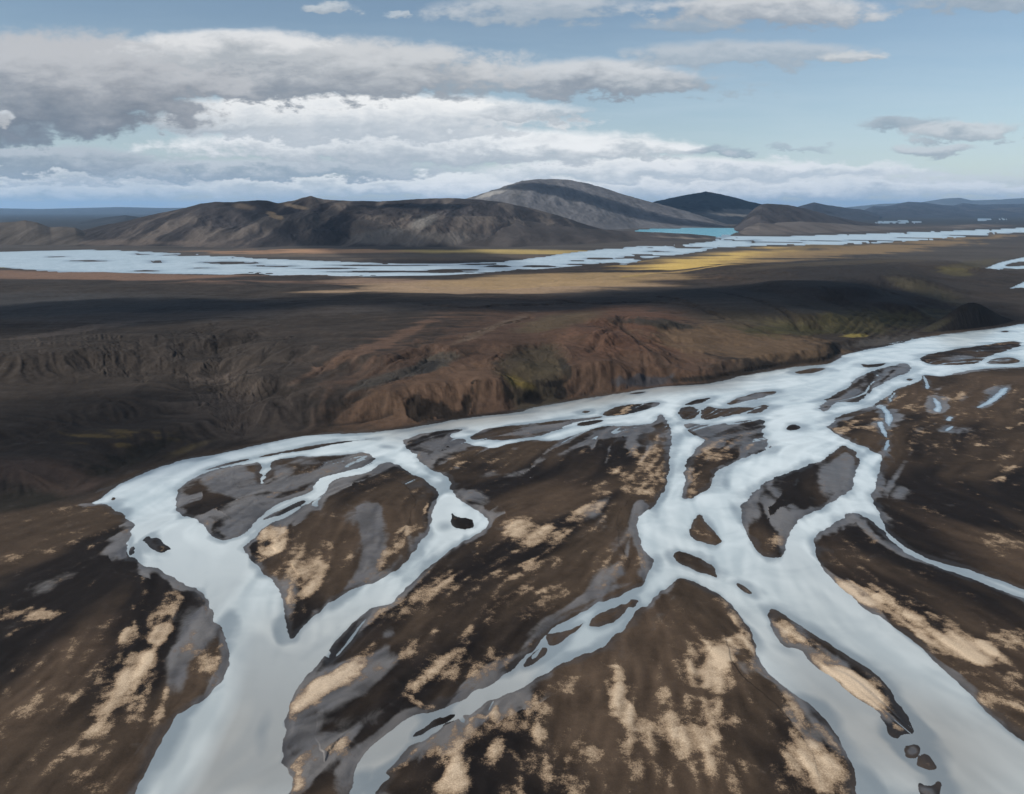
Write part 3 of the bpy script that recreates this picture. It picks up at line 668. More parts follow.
for e in [(32,617,30,6,-2,1),(10,560,12,4,0,.6),(165,620,12,28,32,.95),(178,605,5,20,25,1),(135,640,12,6,-30,.7),(145,662,14,12,-20,1.05),(125,690,22,30,35,.9),(100,727,16,16,30,1.05),(125,708,14,22,30,.75),
          (155,718,6,14,20,.9),(112,746,8,5,0,.8),(80,755,20,5,-10,.6),(160,705,5,18,15,.75),(90,785,25,12,0,.55),(5,697,8,4,-30,.6),(42,690,8,5,-40,.6),
          (200,668,9,12,40,.7),(215,662,10,14,45,.85),(222,655,4,10,20,.9),(188,690,8,5,-20,.75),(195,655,10,10,0,.6),
          (310,568,18,16,50,1.15),(325,548,5,6,0,.7),(268,530,8,8,0,.95),(262,553,16,9,-20,.75),(285,540,8,14,30,.7),(302,596,6,14,25,.7),(345,540,4,3,0,.6),
          (400,545,34,4,-42,.8),(380,563,16,4.5,-55,.9),(425,510,3.5,9,0,.75),(415,528,16,2.2,-25,.85),
          (332,684,44,6.5,-41,1.15),(300,705,22,6,-35,.95),(287,734,3,8,0,.9),(305,770,6,22,25,.6),(298,785,12,10,30,.8),(335,748,10,4,-35,.7),(330,735,4,10,20,.5),
          (524,532,17,12,10,1.05),(545,530,14,4,-5,.85),(508,535,6,8,0,.6),(565,538,7,10,20,.45),(462,530,6,5,0,.4),(540,565,40,5,-8,.85),(500,578,22,6,0,.9),(480,582,18,4,-10,.6),(490,562,18,2,0,.45),
          (445,578,14,10,30,.95),(425,600,32,14,-35,.62),(448,607,6,4,-30,.8),(436,619,14,3,-28,.75),(480,610,10,4,-30,.5),(520,605,42,16,-12,.56),(540,600,30,10,-10,.6),(488,622,9,3,-6,.9),(535,617,10,2,-5,.6),
          (465,635,12,5,-15,.75),(502,645,14,3,-10,.5),(415,648,9,14,20,.7),(435,635,8,5,0,.6),(460,665,34,17,-24,.72),(480,655,24,9,-18,.75),(500,668,40,12,-22,.5),(422,706,14,4,28,1.0),(415,685,6,10,0,.6),(530,640,24,6,-30,.4),
          (645,470,26,10,-62,.95),(640,488,28,8,28,1.0),(622,480,14,4,35,.95),(660,480,5,18,10,.8),(628,455,20,1.3,-15,.7),(655,460,10,5,-10,.6),(590,505,9,22,35,.6),(602,520,6,20,30,.5),(585,545,5,10,20,.5),(605,410,0.1,.1,0,0),
          (625,411,14,2.6,-12,1.0),
          (710,452,14,10,-30,.7),(722,455,14,5,-30,.75),(690,473,8,6,0,.85),(692,490,8,7,0,.5),(740,452,14,4,-28,.6),(688,496,6,3,0,.8),(705,445,8,8,0,.55),(735,440,20,8,-20,.5),
          (700,530,4,12,-40,.45),(715,540,8,3,40,.5),(742,589,6,2.5,40,.8),
          (740,625,9,22,-20,1.15),(722,600,12,5,20,.9),(735,640,14,7,0,.9),(752,652,4,8,0,.8),
          (786,628,14,6,30,1.0),(795,640,16,6,25,.9),(775,622,6,5,40,.8),(785,643,3,8,-30,.85),(825,668,22,8,32,1.05),(845,680,22,9,28,1.1),(870,690,14,12,30,.95),(885,708,9,12,0,.8),(872,682,6,10,30,.7),(895,730,6,5,0,.85),(850,695,10,4,35,.8),
          (608,668,12,2,35,.8),(650,660,5,10,-50,.7),(710,665,22,18,-40,1.05),(718,650,12,14,-30,.8),(700,680,22,8,20,.75),(715,708,16,8,0,.9),(690,700,9,5,0,.6),
          (620,690,9,14,-25,.9),(640,715,24,16,30,.75),(680,730,50,22,-12,1.05),(690,760,34,26,0,1.0),(655,700,14,10,0,.7),(660,775,40,18,0,.8),(630,760,12,30,-20,.75),(735,785,10,24,0,.95),(725,690,10,6,0,.6),(700,715,30,6,-5,.7),
          (820,760,26,28,20,.85),(835,770,18,34,-12,.95),(800,745,14,12,30,.6),(803,715,5,24,-32,.85),(825,745,6,26,-35,.9),(828,722,14,4,50,.6),(737,743,3,5,10,.9),
          (575,745,6,28,12,.75),(560,735,4,36,10,.7),(585,755,10,12,20,.85),(560,690,16,14,-20,.5),(520,720,30,14,-15,.5),(545,705,6,16,-15,.7),(470,740,20,12,-30,.5),(500,750,16,10,-60,.5),(530,755,14,20,0,.5),(545,780,8,20,0,.6),
          (455,782,18,14,0,1.0),(445,770,12,8,0,.7),(430,780,5,8,0,.5),(428,790,4,5,0,.6),(402,763,8,3,-35,1.1),(392,770,6,3,-30,.9),(490,716,6,3,-20,.9),(440,745,12,10,-30,.5),(428,738,8,3,-30,.7),(415,750,5,3,-30,.7),(475,712,8,2,-25,.7),
          (845,590,14,5,30,.9),(862,597,14,6,45,1.0),(875,600,12,4,50,.95),(880,592,8,5,10,1.0),(890,606,6,14,-45,1.1),(912,620,16,7,38,1.2),(935,640,24,8,25,1.2),(955,630,10,7,20,1.0),(960,650,22,14,30,1.15),(985,655,22,10,20,1.0),(935,617,10,3,25,.9),
          (1010,640,20,7,-8,1.0),(1015,680,10,12,0,.85),(985,680,18,6,30,.8),(965,668,14,6,30,.9),(990,700,18,6,35,.6),(1005,710,20,8,35,.55),(960,680,10,2,30,.8),(1030,700,20,20,0,.6),
          (865,428,18,3,0,.9),(850,424,12,3,-14,.8),(842,429,9,3.5,-8,1.0),(835,430,6,4,0,1.0),(875,421,8,2,0,.75),(862,416,6,2,-10,.7),(894,400,9,2.6,-12,1.0),(903,396,5,2.5,-40,.9),(918,408,12,2.5,-6,.6),
          (958,398,12,3.5,-6,.95),(950,400,8,2.5,0,.7),(980,413,16,4,-6,.55),(1015,402,9,2,-6,.9),(1015,411,9,2.5,0,.95),(1012,394,10,2,-20,.6),(960,415,8,2.5,0,.5),(978,446,6,1.5,-8,.9),(1010,459,8,4,-10,.8),(1009,471,9,4,-10,1.0),(1001,481,9,3.5,-5,1.0),(996,461,8,2,0,.7),(1022,450,4,3,-30,.8),(1016,426,8,1.5,-5,.8),
          (860,546,10,3,-10,.4),(1005,545,22,12,-15,.6),(900,512,3,5,20,.5),(770,545,16,8,-20,.5),(785,540,8,8,0,.5),(940,493,20,2,-5,.35),(820,535,0.1,.1,0,0),
          (465,463,7,2.6,-18,.8),(462,471,4,1.6,-10,.6),(470,505,0.1,.1,0,0),(555,513,0.1,.1,0,0)]:
    if e[2] > 1 and e[5] > .44: tell(*e)
for pl, st_ in [([(612,690),(625,683),(632,700),(650,715),(665,722),(690,722),(712,730),(728,745),(715,760),(700,770),(690,794),(660,800),(640,790),(650,765),(660,745),(640,735),(622,720)],1.0),
    ([(690,668),(705,655),(728,648),(730,665),(722,690),(715,692),(700,690)],1.05),([(787,745),(815,742),(835,755),(843,775),(845,800),(815,800),(800,780)],1.0),
    ([(720,598),(735,610),(745,625),(752,640),(756,652),(748,650),(738,640),(728,642),(736,628),(726,612)],1.15),
    ([(838,588),(848,585),(862,600),(876,592),(884,600),(900,618),(920,628),(935,638),(945,628),(958,630),(970,645),(990,640),(1005,650),(995,665),(975,668),(958,660),(940,655),(925,648),(912,640),(900,625),(885,612),(868,606),(850,598)],1.2),
    ([(312,558),(330,560),(332,575),(318,590),(305,600),(300,598),(308,580)],1.1),([(262,525),(275,520),(288,545),(272,562),(255,558)],.9),
    ([(178,600),(186,605),(180,630),(165,645),(140,645),(150,630),(168,612)],.95),([(135,652),(158,650),(160,665),(140,690),(130,705),(110,735),(85,745),(80,738),(88,715),(100,690),(118,668)],.95),
    ([(362,658),(363,668),(345,685),(315,708),(290,720),(288,712),(310,690),(340,668)],1.15),([(820,668),(850,672),(870,684),(885,700),(880,712),(855,700),(835,684)],1.15)]:
    s_ = sdf_poly(world_poly(pl, 1), 6.0)
    tan = np.maximum(tan, np.clip((s_ + 1.6 * nzB + 1.2 * lic_c * .5 + 1.5 * nzA) / 6.0 * 2.2 + .10, -1, 1.0) * st_ + (st_ - 1) * .4)
wetg = np.full((NR, NF), -1.0, np.float32)
for e in [(368,545,15,38,10,1.1),(362,520,18,18,0,1.0),(345,595,24,10,-30,.8),(388,512,6,8,0,.6),(250,515,28,13,-24,.9),(235,532,25,6,0,.8),(220,470,24,8,-10,.8),(280,470,18,9,0,.9),(300,462,26,6,0,.75),(350,478,20,5,-12,.7),(355,460,22,5,0,.7),
          (395,565,20,6,-50,.9),(285,590,14,14,0,.7),(280,612,8,12,0,.8),(195,630,24,26,-10,1.0),(180,680,14,38,0,1.0),(200,700,22,8,-25,.9),(130,545,8,6,0,.5),
          (350,690,45,34,-40,.8),(310,735,30,30,0,.85),(340,720,50,12,-25,.7),(380,660,18,22,0,.6),(300,700,10,28,20,.6),(390,635,12,8,-30,.8),
          (430,445,25,7,-5,.7),(465,440,20,5,20,.85),(470,495,20,7,20,.9),(500,475,26,5,-8,.8),(515,450,8,4,0,.7),(565,452,26,4,-28,.8),(545,460,12,4,-28,.6),(600,432,30,4,-4,.9),(640,430,26,3,0,.8),
          (600,585,28,12,-24,.95),(560,620,50,6,-28,.85),(510,660,40,6,-28,.8),(480,680,34,5,-24,.8),(620,575,14,10,0,.7),(610,530,20,24,-50,.7),(640,575,8,8,0,.8),(590,560,6,12,20,.4),
          (705,432,28,8,0,.95),(745,440,24,10,-20,.75),(735,412,24,3,0,.5),(758,447,16,6,-30,1.0),(700,413,4,5,0,.6),(755,396,20,4,-14,.9),
          (850,395,18,8,-24,.9),(865,385,12,5,-24,.6),(830,478,16,24,30,.9),(838,462,8,8,0,.8),(885,412,6,8,0,1.0),(850,505,10,18,0,.6),(960,359,26,4,-6,.9),(1000,360,20,4,0,.8),(895,478,5,24,32,.85),(900,492,8,14,40,.6),(690,570,14,5,30,.5),(880,343,32,4,-12,.9),
          (912,751,8,7,0,1.5),(926,764,9,5,0,.7),(930,790,12,8,0,.6),(655,405,10,3,-5,.8)]:
    wetg = np.maximum(wetg, (1 - eg(*e[:5])) * e[5] + (e[5] - 1) * .4)
for pl, st_ in [([(355,505),(385,503),(388,530),(385,560),(372,580),(345,592),(335,598),(352,575),(358,545),(352,520)],1.2),
    ([(205,605),(216,618),(222,632),(205,650),(190,665),(178,700),(170,712),(168,690),(172,660),(180,640),(190,615)],1.0),
    ([(330,665),(370,655),(385,640),(395,650),(385,680),(370,700),(330,710),(300,722),(290,715),(310,690)],.85),
    ([(200,475),(240,466),(255,470),(262,486),(285,478),(318,470),(330,462),(362,456),(372,460),(350,470),(318,480),(290,492),(262,492),(230,500),(205,490)],.8),
    ([(225,538),(245,520),(270,505),(282,502),(262,515),(246,532)],1.0),
    ([(680,424),(725,424),(745,421),(735,428),(705,438),(692,434)],1.1),([(828,462),(846,450),(858,460),(852,488),(835,494),(822,488)],1.0),
    ([(577,592),(618,582),(648,574),(640,586),(600,600),(560,618),(520,655),(500,672),(520,645),(548,618)],.9),([(592,430),(655,426),(662,432),(620,438),(590,440)],1.0)]:
    wetg = np.maximum(wetg, np.clip(sdf_poly(world_poly(pl, 1), 6.0) / 6.0 * 1.6 + .15, -1, .9) * st_)
fs2 = np.clip(RF / 330, .7, 1.6)
margin = np.minimum(.6, .85 - land_d / (4.2 * fs2)) + .55 * lic_c * .5 + .55 * nzA - .22
for k in ISL:
    if len(ISL[k]) < 14 and k not in ('W1', 'O2', 'M4'):
        margin = np.where(isl_sd[k] > -1.0, -1.0, margin)
wetg = np.maximum(wetg, margin)
sand_ok = (sstep(-4, 0, -nsd) * sstep(-0.5, 1.2, land_d)).astype(np.float32)
tan = np.clip(tan, -1, 1.6)
# a scatter of faint pale freckles everywhere on the flats
tan = np.maximum(tan, -0.50 + 0.25 * fbm(XF, YF, 45, 3, 4))
tan = np.where(sand_ok > .02, tan, -1.0) - (1 - sand_ok) * 1.0
tan_n = tan + 0.20 * lic_f + 0.14 * lic_c + 0.22 * nzB + 0.30 * fbm(XF, YF, 3.6, 5, 1)
mud = sstep(-0.30, 0.75, wetg + 0.24 * lic_c + 0.2 * lic_b * .6 + 0.22 * nzA + .08 * lic_f) * sstep(-3, 1, -nsd)
wet = np.clip((1 - sstep(0.1, 2.6, land_d + 1.6 * nzB + .9 * nzA + .5 * lic_c)) * .55, 0, 1) * (1 - sstep(900, 1500, RF))
def full(a, fill):
    o = np.full((NR, NC) + a.shape[2:], 0, np.float32)
    o[:, :NF] = a; o[:, NF:] = fill
    return o
A_col = full(base, np.array((0.05, 0.04, 0.034), np.float32))
A_msk = full(np.stack([tan_n * 0.25 + 0.5, mud, wet], -1), np.array((0.2, 0, 0), np.float32))
A_lic = full(np.stack([lic_f * .2 + .5, lic_c * .2 + .5, np.clip(nsd / 10, 0, 1)], -1), np.array((.5, .5, 0), np.float32))


# ------------------------------------------------------------------ mesh building
def tag(o, label=None, cat=None, group=None, kind=None):
    if label: o['label'] = label
    if cat: o['category'] = cat
    if group: o['group'] = group
    if kind: o['kind'] = kind
    return o


VALL = np.stack([X, Y, Z], -1).reshape(-1, 3)
def cell_quads():
    i = np.arange(NR - 1)[:, None]; j = np.arange(NC)[None, :]
    jn = (j + 1) % NC
    q = np.stack([i * NC + j + 0 * jn, (i + 1) * NC + j + 0 * jn, (i + 1) * NC + jn, i * NC + jn], -1)
    return q                                            # (NR-1, NC, 4), faces up


QUADS = cell_quads()


def make_mesh(name, verts, quads, mat, attrs=None, smooth=True):
    quads = quads.reshape(-1, 4)
    used, inv = np.unique(quads, return_inverse=True)
    v = verts[used].astype(np.float32)
    f = inv.reshape(-1, 4)[:, ::-1].astype(np.int32)
    me = bpy.data.meshes.new(name)
    me.vertices.add(len(v)); me.vertices.foreach_set('co', v.ravel())
    me.loops.add(f.size); me.loops.foreach_set('vertex_index', f.ravel())
    me.polygons.add(len(f)); me.polygons.foreach_set('loop_start', np.arange(0, f.size, 4, dtype=np.int32))
    me.polygons.foreach_set('loop_total', np.full(len(f), 4, np.int32))
    me.polygons.foreach_set('use_smooth', np.full(len(f), smooth, bool))
    me.update(calc_edges=True)
    for an, arr in (attrs or {}).items():
        a = me.attributes.new(an, 'FLOAT_COLOR', 'POINT')
        d = np.ones((len(used), 4), np.float32); d[:, :3] = arr.reshape(-1, 3)[used]
        a.data.foreach_set('color', d.ravel())
    me.materials.append(mat)
    o = bpy.data.objects.new(name, me); COL.objects.link(o)
    return o


# ------------------------------------------------------------------ materials
class NT_:
    def __init__(s, tree): s.t = tree; s.n = tree.nodes; s.l = tree.links
    def new(s, typ, **kw):
        nd = s.n.new(typ)
        for k_, v in kw.items(): setattr(nd, k_, v)
        return nd
    def put(s, sock, v):
        if hasattr(v, 'is_output'): s.l.new(v, sock)
        else: sock.default_value = v
    def math(s, op, a, b=0.0, c=0.0, clamp=False):
        nd = s.new('ShaderNodeMath', operation=op, use_clamp=clamp)
        s.put(nd.inputs[0], a); s.put(nd.inputs[1], b)
        if len(nd.inputs) > 2: s.put(nd.inputs[2], c)
        return nd.outputs[0]
    def mix(s, f, a, b, blend='MIX'):
        nd = s.new('ShaderNodeMix', data_type='RGBA', blend_type=blend)
        s.put(nd.inputs[0], f); s.put(nd.inputs[6], a); s.put(nd.inputs[7], b)
        return nd.outputs[2]
    def rng(s, x, a, b, c=0.0, d=1.0, smooth=True):
        nd = s.new('ShaderNodeMapRange', interpolation_type='SMOOTHSTEP' if smooth else 'LINEAR')
        s.put(nd.inputs[0], x); s.put(nd.inputs[1], a); s.put(nd.inputs[2], b); s.put(nd.inputs[3], c); s.put(nd.inputs[4], d)
        return nd.outputs[0]
    def noise(s, vec, scale, detail=4, rough=.55, dist=0.0):
        nd = s.new('ShaderNodeTexNoise')
        s.put(nd.inputs['Vector'], vec); s.put(nd.inputs['Scale'], scale); s.put(nd.inputs['Detail'], detail)
        s.put(nd.inputs['Roughness'], rough); s.put(nd.inputs['Distortion'], dist)
        return nd.outputs[0]
    def attr(s, name):
        nd = s.new('ShaderNodeAttribute', attribute_name=name)
        return nd
    def sep(s, v):
        nd = s.new('ShaderNodeSeparateColor'); s.put(nd.inputs[0], v); return nd.outputs


def new_mat(name):
    m = bpy.data.materials.new(name); m.use_nodes = True
    t = NT_(m.node_tree); t.n.clear()
    out = t.new('ShaderNodeOutputMaterial'); b = t.new('ShaderNodeBsdfPrincipled')
    t.l.new(b.outputs[0], out.inputs[0])
    return m, t, b


def ground_material():
    m, t, b = new_mat('volcanic_sand')
    pos = t.new('ShaderNodeNewGeometry').outputs['Position']
    col = t.attr('albedo').outputs['Color']
    mk = t.sep(t.attr('masks').outputs['Color']); lc = t.sep(t.attr('streaks').outputs['Color'])
    grit = t.noise(pos, 2.6, 4, .7); fine = t.noise(pos, .5, 7, .68, .4); mid = t.noise(pos, .16, 5, .6, .6); big = t.noise(pos, .02, 4, .6)
    # base with streaks
    s = t.math('ADD', t.math('MULTIPLY', lc[0], .55), t.math('MULTIPLY', fine, .55))
    s = t.math('ADD', s, t.math('MULTIPLY', mid, .8))                      # ~.95 mean
    s = t.math('ADD', s, t.math('MULTIPLY', t.math('SUBTRACT', grit, .5), .85))
    s = t.rng(s, .5, 1.4, .55, 1.5, False)
    c = t.mix(1.0, col, t.new('ShaderNodeCombineColor').outputs[0], 'MULTIPLY')
    cc = [n for n in t.n if n.bl_idname == 'ShaderNodeCombineColor'][-1]
    for i in range(3): t.l.new(s, cc.inputs[i])
    # grey mud
    mudc = t.mix(fine, (.085, .082, .083, 1), (.155, .148, .146, 1))
    mudc = t.mix(t.rng(mid, .35, .7), mudc, (.10, .10, .108, 1))
    wisp = t.noise(pos, .10, 9, .66, 1.4)
    mudc = t.mix(t.rng(t.math('ADD', t.math('MULTIPLY', lc[0], .5), t.math('MULTIPLY', wisp, .9)), .48, .92, .75, 0.0), mudc, (.040, .037, .036, 1))
    mudc = t.mix(t.rng(lc[1], .55, .85, 0.0, .45), mudc, (.185, .175, .170, 1))
    mm = t.rng(t.math('ADD', mk[1], t.math('ADD', t.math('MULTIPLY', t.math('SUBTRACT', mid, .5), .7), t.math('MULTIPLY', t.math('SUBTRACT', wisp, .5), 1.1))), .12, .95)
    c = t.mix(t.math('MULTIPLY', mm, .85), c, mudc)
    # dried tan sand with ragged edges
    tn = t.math('ADD', mk[0], t.math('MULTIPLY', t.math('SUBTRACT', fine, .5), .42))
    tn = t.math('ADD', tn, t.math('MULTIPLY', t.math('SUBTRACT', mid, .5), .26))
    tn = t.math('ADD', tn, t.math('MULTIPLY', t.math('SUBTRACT', grit, .5), .34))
    tn = t.math('ADD', tn, t.math('MULTIPLY', t.math('SUBTRACT', wisp, .5), .30))
    rampn = t.new('ShaderNodeValToRGB'); t.put(rampn.inputs[0], tn)
    el = rampn.color_ramp.elements
    el[0].position = .47; el[0].color = (.040, .030, .023, 1); el[1].position = .84; el[1].color = (.50, .40, .295, 1)
    for p_, c_e in ((.545, (.095, .069, .048, 1)), (.60, (.21, .155, .107, 1)), (.68, (.325, .25, .175, 1))):
        e_ = el.new(p_); e_.color = c_e
    tanc = t.mix(t.rng(lc[0], .2, .75, .30, 0.0), rampn.outputs[0], (.13, .09, .06, 1))
    tanc = t.mix(t.rng(grit, .40, .70, .28, 0.0), tanc, (.08, .055, .04, 1))
    c = t.mix(t.rng(tn, .46, .60), c, tanc)
    # wet rim
    c = t.mix(t.math('MULTIPLY', mk[2], .75), c, t.mix(.7, c, (.012, .013, .016, 1)))
    t.put(b.inputs['Base Color'], c)
    rough = t.math('SUBTRACT', .93, t.math('MULTIPLY', t.math('MAXIMUM', mm, mk[2]), .52))
    t.put(b.inputs['Roughness'], rough)
    t.put(b.inputs['Specular IOR Level'], t.math('ADD', .10, t.math('MULTIPLY', t.math('MAXIMUM', mm, mk[2]), .45)))
    bp = t.new('ShaderNodeBump'); bp.inputs['Strength'].default_value = .35; bp.inputs['Distance'].default_value = .6
    t.put(bp.inputs['Height'], t.math('ADD', t.math('MULTIPLY', fine, .35), t.math('MULTIPLY', mid, .9)))
    t.l.new(bp.outputs[0], b.inputs['Normal'])
    return m


def water_material(name, deep, pale, shore_c, rough=.28, silt_c=(.205, .205, .20, 1)):
    m, t, b = new_mat(name)
    pos = t.new('ShaderNodeNewGeometry').outputs['Position']
    at = t.sep(t.attr('water').outputs['Color'])          # shore 0..1, streak, silt
    mp = t.noise(pos, .05, 4, .5, 1.0)
    c = t.mix(t.rng(t.math('ADD', at[1], t.math('MULTIPLY', t.math('SUBTRACT', mp, .5), .8)), .2, .8), deep, pale)
    c = t.mix(at[2], c, silt_c)
    c = t.mix(t.math('MULTIPLY', t.rng(t.math('ADD', at[0], t.math('MULTIPLY', t.math('SUBTRACT', mp, .5), .15)), 0.0, 1.0, 1.0, 0.0, False), .80), c, shore_c)
    t.put(b.inputs['Base Color'], c)
    t.put(b.inputs['Roughness'], rough)
    b.inputs['IOR'].default_value = 1.33
    rip = t.noise(pos, 1.4, 4, .6, .5); rip2 = t.noise(pos, .25, 3, .5, .5)
    bp = t.new('ShaderNodeBump'); bp.inputs['Strength'].default_value = .25; bp.inputs['Distance'].default_value = .12
    t.put(bp.inputs['Height'], t.math('ADD', t.math('MULTIPLY', rip, .5), rip2))
    t.l.new(bp.outputs[0], b.inputs['Normal'])
    return m


MAT_G = ground_material()
MAT_W = water_material('glacial_milk', (.37, .44, .485, 1), (.54, .61, .65, 1), (.085, .12, .155, 1), .22)
MAT_WF = water_material('distant_meltwater', (.27, .36, .43, 1), (.39, .48, .555, 1), (.12, .17, .23, 1), .35)
MAT_WP = water_material('pool_water', (.10, .15, .20, 1), (.15, .21, .27, 1), (.07, .10, .14, 1), .35)
MAT_WL = water_material('lake_water', (.035, .21, .30, 1), (.06, .30, .40, 1), (.06, .26, .34, 1), .25)

# ------------------------------------------------------------------ ground, islands
owner = np.zeros((NR - 1, NC), np.int16)
names = list(ISL.keys())
vmax = np.full((NR, NF), -1e9, np.float32); vid = np.zeros((NR, NF), np.int16)
for q, kk in enumerate(names):
    s_ = isl_sd[kk]
    better = (s_ > vmax) & (s_ > -1.3 * np.clip(RF / 330, .6, 2.0))
    vmax = np.where(better, s_, vmax); vid = np.where(better, q + 1, vid)
cell_v = np.max(np.stack([vid[:-1, :-1], vid[1:, :-1], vid[:-1, 1:], vid[1:, 1:]]), 0)
owner[:, :NF - 1] = cell_v
fvid = np.zeros((NR, NF), np.int16)
for q, s_ in enumerate(fb_raw):
    fvid = np.where(s_ > -0.006 * RF, 1000 + q, fvid)
fcell = np.max(np.stack([fvid[:-1, :-1], fvid[1:, :-1], fvid[:-1, 1:], fvid[1:, 1:]]), 0)
owner[:, :NF - 1] = np.where(owner[:, :NF - 1] == 0, fcell, owner[:, :NF - 1])
ATT = {'albedo': A_col, 'masks': A_msk, 'streaks': A_lic}
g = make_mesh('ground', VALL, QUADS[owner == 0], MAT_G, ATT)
tag(g, 'dark volcanic sand plain and rolling brown uplands around the braided river', 'ground', kind='structure')
GB = 'gravel bars in the braided river'
LAB = {
 'A': 'broad dark oval bar of grey mud inside the left bend of the river',
 'A2': 'long thin dark bar along the far bank above the oval mud bar',
 'A3': 'narrow dark sliver hugging the upper left rim of the oval mud bar',
 'B': 'wedge shaped bar with a pale grey mud plume between two left channels',
 'B2': 'slim dark bar inside the narrow channel above the wedge shaped bar',
 'C': 'largest central bar, dark brown with tan sand patches, between the left and middle channels',
 'C2': 'long plain dark bar lying along the far bank north of the central bar',
 'C3': 'tiny dark bar at the right tip of the long plain dark bar',
 'D': 'big triangular foreground bar with wide pale sand, pointed at the river fork',
 'E': 'large dark brown bar with a grey mud tip, between the two right-hand channels',
 'J1': 'small ragged black islet in the wide left channel',
 'J2': 'tiny dark speck of an islet near the left tip of the river',
 'J3': 'tiny dark sliver against the left bank beside the ragged black islet',
 'J4': 'small dark triangular islet in the sharp elbow of the left channel',
 'I1': 'dark pointed islet in the middle of three in the diagonal channel',
 'I2': 'upper and largest dark islet of the diagonal channel, nearest the river fork',
 'I3': 'narrow lower islet of the diagonal channel against its left bank',
 'I4': 'long broken ribbon bar at the lower end of the diagonal channel',
 'M': 'lumpy brown and grey bar ending in a blunt snout beside the middle channel',
 'M1': 'small round dark bar at the head of the middle channel',
 'M2': 'dark curved bar right beside the small round bar',
 'M4': 'grey spindle shaped bar in the open river above the dark curved bar',
 'M5': 'very thin dark streak of a bar above the small round bar',
 'N': 'stepped dark bar with a square upper end in the right part of the river',
 'N2': 'very thin black bar just above the stepped dark bar',
 'O': 'long dark cigar shaped bar at the right edge of the picture',
 'O2': 'small grey bar below the right end of the cigar shaped bar',
 'Q': 'spindle shaped bar with a tan left end near the far bank',
 'R1': 'tiny dark islet in the far channel left of the tan tipped bar',
 'R2': 'thin dark bar touching the reddish far bank',
 'P1': 'small flat dark bar close under the dark far bank cliff',
 'P2': 'small dark teardrop islet alone in the widest water',
 'P3': 'tiny dark islet below the square end of the stepped bar',
 'P4': 'tiny dark islet below the black cone hill',
 'S': 'brown arrow shaped bar in the river below the lumpy brown bar',
 'T': 'smooth dark leaf shaped bar at the river fork above the triangular foreground bar',
 'U': 'tiny log shaped islet right of the leaf shaped bar',
 'V': 'long dark bar with bright tan sand splitting the right foreground river',
 'W1': 'small pale half drowned islet just below the long tan and dark bar',
 'W2': 'small dark rounded islet between two half drowned ones at the bottom right',
 'W3': 'dark crescent islet at the bottom edge of the picture on the right',
}
for q, kk in enumerate(names):
    sel = QUADS[owner == q + 1]
    if len(sel) == 0: print('EMPTY', kk); continue
    o = make_mesh('gravel_bar', VALL, sel, MAT_G, ATT)
    tag(o, LAB[kk], 'gravel bar', GB)
for q in range(len(fb_sd)):
    sel = QUADS[owner == 1000 + q]
    if len(sel) == 0: continue
    o = make_mesh('sandbar', VALL, sel, MAT_G, ATT)
    tag(o, 'thin dark sandbar in the distant pale river below the hills', 'sandbar', 'sandbars in the distant river')

# ------------------------------------------------------------------ water sheets
V0 = VALL.copy(); V0[:, 2] = 0.0
wused = np.zeros((NR - 1, NC), bool)
def water_obj(name, field, reach, mat, silt, shore_m, shallow=None):
    m = field > -reach
    cm = np.zeros((NR - 1, NC), bool)
    cm[:, :NF - 1] = m[:-1, :-1] | m[1:, :-1] | m[:-1, 1:] | m[1:, 1:]
    cm &= ~wused; wused[cm] = True
    st = lic_b * .12 + lic_c * .08 + lic_f * .06 + .5
    a = full(np.stack([np.clip(field / shore_m, 0, 1) if shallow is None else 1 - shallow, st, silt], -1), np.zeros(3, np.float32))
    return make_mesh(name, V0, QUADS[cm], mat, {'water': a})
silt = np.clip(sstep(16, 2, nsd + 16) * 0, 0, 1)
bank_d = np.clip(-nsd, 0, 60)
silt = (1 - sstep(4, 34, bank_d + 5 * nzA)) * sstep(330, 430, PU) * (1 - sstep(700, 800, PU)) * .75
silt = np.maximum(silt, 0.82 * sstep(440, 760, PV) * (.75 + .25 * np.clip(lic_b, -1, 1)))
shal = np.full((NR, NF), -1.0, np.float32)
for e in [(610,630,40,8,-25,1),(590,622,20,8,-20,.8),(425,558,30,6,-42,1),(398,572,20,4,-40,.9),(445,527,14,8,-10,.9),(640,424,34,5,-4,.8),(610,420,40,4,-6,.7),(705,430,16,10,40,.8),(765,447,16,8,-20,.9),(700,403,30,5,-10,.8),(745,400,30,4,-12,.6),
          (860,403,16,5,-20,.8),(776,476,0.1,.1,0,0),(795,400,12,2.5,-8,.8),(777,416,12,3,-10,.7),(810,389,8,2,0,.6),(900,372,20,3,-10,.5),(1000,355,30,6,-5,.9),(950,377,30,4,0,.7),(285,603,10,18,10,.9),(300,632,14,16,0,.6),
          (280,452,60,4,-12,.9),(250,465,16,5,0,.8),(388,447,14,3,5,.9),(470,432,20,4,5,.8),(320,645,40,8,-35,.45),(262,740,10,34,5,.5),(215,690,18,4,-30,.7),(785,650,24,8,25,.6),(910,745,14,12,40,.9),(930,775,14,18,10,.9),(940,660,30,6,40,.4),
          (880,690,10,30,-30,.3),(655,572,8,10,30,.9),(645,588,20,6,-28,.7),(540,655,22,6,-30,.8),(155,550,16,6,20,.8),(131,545,5,12,0,.9),(570,427,40,4,-8,.8),(620,585,0.1,.1,0,0),(690,575,16,4,28,.5),(800,560,40,10,30,.35),(715,590,20,3,30,.5),(100,500,8,3,0,.8),(870,410,16,6,0,1)]:
    if e[2] > 1: shal = np.maximum(shal, np.minimum(zone(*e[:5]), .8) * e[5] + (e[5] - 1) * .5)
shal = .75 * np.clip(shal + .16 * lic_c + .14 * lic_b + .16 * nzfl, 0, 1) ** 1.2
